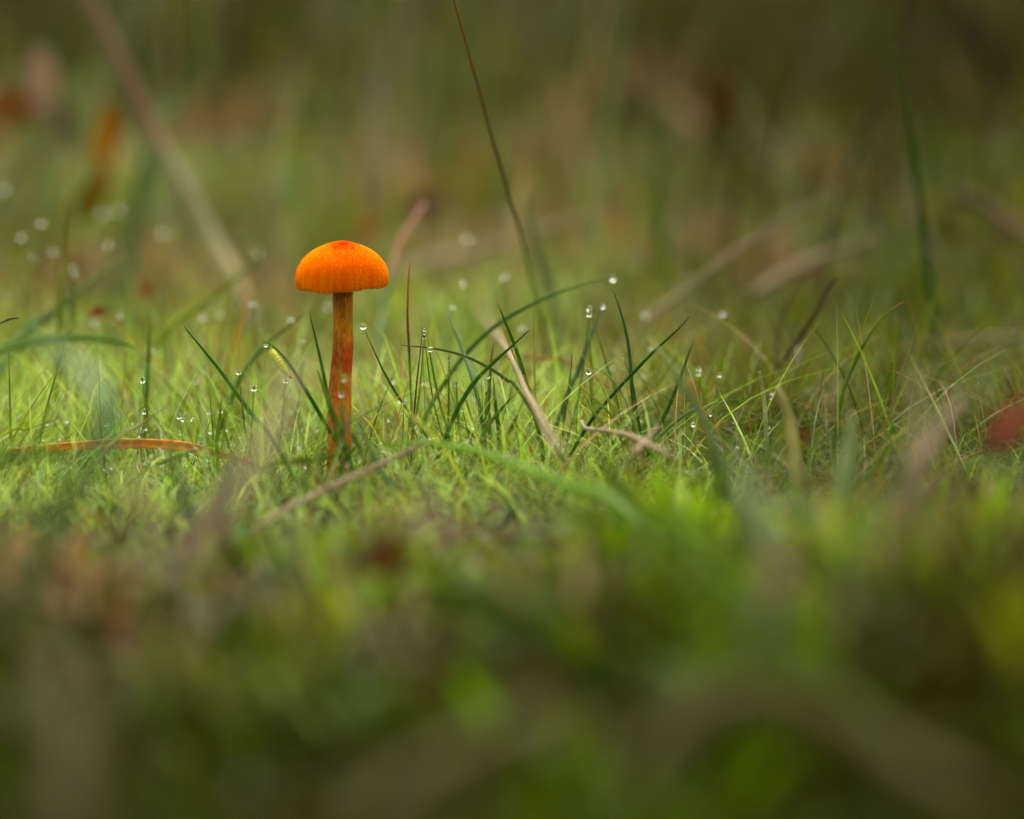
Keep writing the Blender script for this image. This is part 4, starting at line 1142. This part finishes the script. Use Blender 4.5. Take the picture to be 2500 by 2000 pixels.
drop(985, 983, 60.4, 6, 'drop on the green fan left of the brown stalk')
drop(1706, 900, 62.8, 9, 'upper drop of the column at the right of the slanting blade')
drop(1706, 912, 62.8, 8, 'lower drop of the column at the right of the slanting blade')
drop(1756, 916, 62.2, 7, 'twin drop on a thin tip right of the drop column')
drop(1706, 1083, 59.6, 8, 'bright drop low among the right blades', (1.3, 1, .8))
drop(1562, 1063, 59, 5, 'tiny bright drop beside the forked straw')

# drops blurred into discs
for px, py, d, r, where in [
        (101, 543, 71, 11, 'blurred dew disc, highest of the cluster at the left edge'), (52, 577, 70.5, 11, 'bright dew disc with a stem across it at the left edge'),
        (129, 613, 70, 9, 'bluish dew disc in the middle of the left cluster'), (81, 628, 69.5, 8, 'small dim dew disc low in the left cluster'),
        (178, 652, 68.5, 9, 'upper dew disc of the touching pair at the left'), (180, 668, 68, 10, 'lower brighter dew disc of the touching pair at the left'),
        (264, 595, 70, 9, 'dew disc beside the pale tip of the slanting blade'), (398, 566, 76, 13, 'large pale dew disc beside the wide grey stalk'),
        (294, 770, 66, 9, 'bright dew disc just right of the small red leaf'), (230, 784, 68, 12, 'wide dew disc just under the small red leaf'),
        (370, 853, 65, 9, 'dew disc halfway up the knotted upright blade'), (250, 519, 77, 12, 'left one of two faint dew discs above the pale blade tip'),
        (290, 512, 77, 11, 'right one of two faint dew discs above the pale blade tip'), (495, 773, 68, 13, 'wide grey dew disc left of the cap over the grass'),
        (617, 740, 67, 11, 'grey dew disc low left of the cap'), (710, 778, 65.5, 11, 'dew disc on the blurred slanting blade near the stem'),
        (738, 830, 64.5, 10, 'dew disc between the slim dark blade and the caterpillar'), (500, 903, 65, 11, 'dim dew disc behind the long straight dark blade'),
        (480, 930, 64.5, 10, 'dim dew disc left of the long straight dark blade'), (1140, 580, 73, 12, 'yellowish dew disc high above the crossing clump'),
        (1232, 672, 69, 12, 'pale dew disc beside the tall brown stem'), (1105, 748, 65, 9, 'dew disc above the tip of the dark leaning blade'),
        (1765, 765, 66, 11, 'round dew disc alone right of the slanting dark blade'), (1575, 765, 69, 12, 'faint dew disc between the curved and slanting blades'),
        (1590, 848, 65, 11, 'faint dew disc under the yellow tip of the blurred blade'), (1275, 800, 67, 12, 'wide dew disc right of the blade with the beige tip'),
        (1495, 895, 65, 9, 'oval dew disc left of the curved dark blade'), (1570, 915, 65, 9, 'dim dew disc crossed by the slanting dark blade'),
        (10, 460, 76, 12, 'high dim dew disc cut by the left edge'), (630, 618, 72, 9, 'small dew disc on the yellow green blade left of the cap'),
        (540, 765, 70, 12, 'faint dew disc between cap and straight dark blade'), (800, 745, 70, 12, 'faint dew disc touching the left side of the stem'),
        (2350, 930, 67, 10, 'left one of two grey dew discs at the right edge'), (2398, 935, 67, 10, 'right one of two grey dew discs at the right edge'),
        (1110, 995, 63, 8, 'soft dew disc low beside the lime blade'), (960, 930, 64, 10, 'soft dew disc among pale grass right of the stem'),
        (1035, 935, 63, 10, 'soft striped dew disc beside the brown stalked blade'), (150, 960, 64, 10, 'pale dew disc above the yellow green pointed blade'),
        (1130, 690, 68, 9, 'small faint dew disc above the long arching blade')]:
    drop(px, py, d, r * 0.8, where)
# the hair thin blades that hold the drops up
held = {'left', 'right'}
rh = random.Random(77)
for o in [q for q in COL.objects if q.name.startswith('water_drop')]:
    lab = o['label']
    if any(k in lab for k in ('stem with', 'balanced', 'hanging under', 'flat drop', 'arching blade', 'capping', 'under the arched')):
        continue
    c = o.location
    b = c - cam.location
    d = b.y * CP - b.z * SP
    px, py = 1250 + FPX * b.x / d, 1000 - FPX * (b.z * CP + b.y * SP) / d
    lean = rh.uniform(-70, 70)
    hgt = max(60, (c.z - gz(c.x, c.y)) / d * FPX)
    col = rh.choice([YG, BG, BG, (.12, .2, .03)])
    blade('thin blade holding the ' + lab.split(' in front')[0], [(px - lean * .06, py - 7, d), (px, py + 3, d), (px + lean * .35, py + hgt * .5, d - .1), (px + lean, py + hgt * .95, d - .2)],
          rh.uniform(4, 6.5), [(0, col), (1, col)], n=12, sides=5, taper=(.3, 1))
# many small drops in the short grass
rd = random.Random(12)
for i in range(210):
    d = 57.5 + 6.5 * rd.random() ** 0.9
    px = rd.choice([rd.uniform(0, 780), rd.uniform(150, 600), rd.uniform(860, 1900), rd.uniform(0, 1200)])
    q = P(px, 1000, d)
    z = gz(q.x, q.y) + 0.35 + 1.1 * rd.random()
    b = ((CAM_H - z) / d - SP) / CP
    r = 3.2 + 3.8 * rd.random() ** 2
    drop(px, 1000 + b * FPX, d, r, 'tiny clear dew drop held low in the short grass', (1 + .3 * rd.random(), 1, 0.75 + .3 * rd.random()))
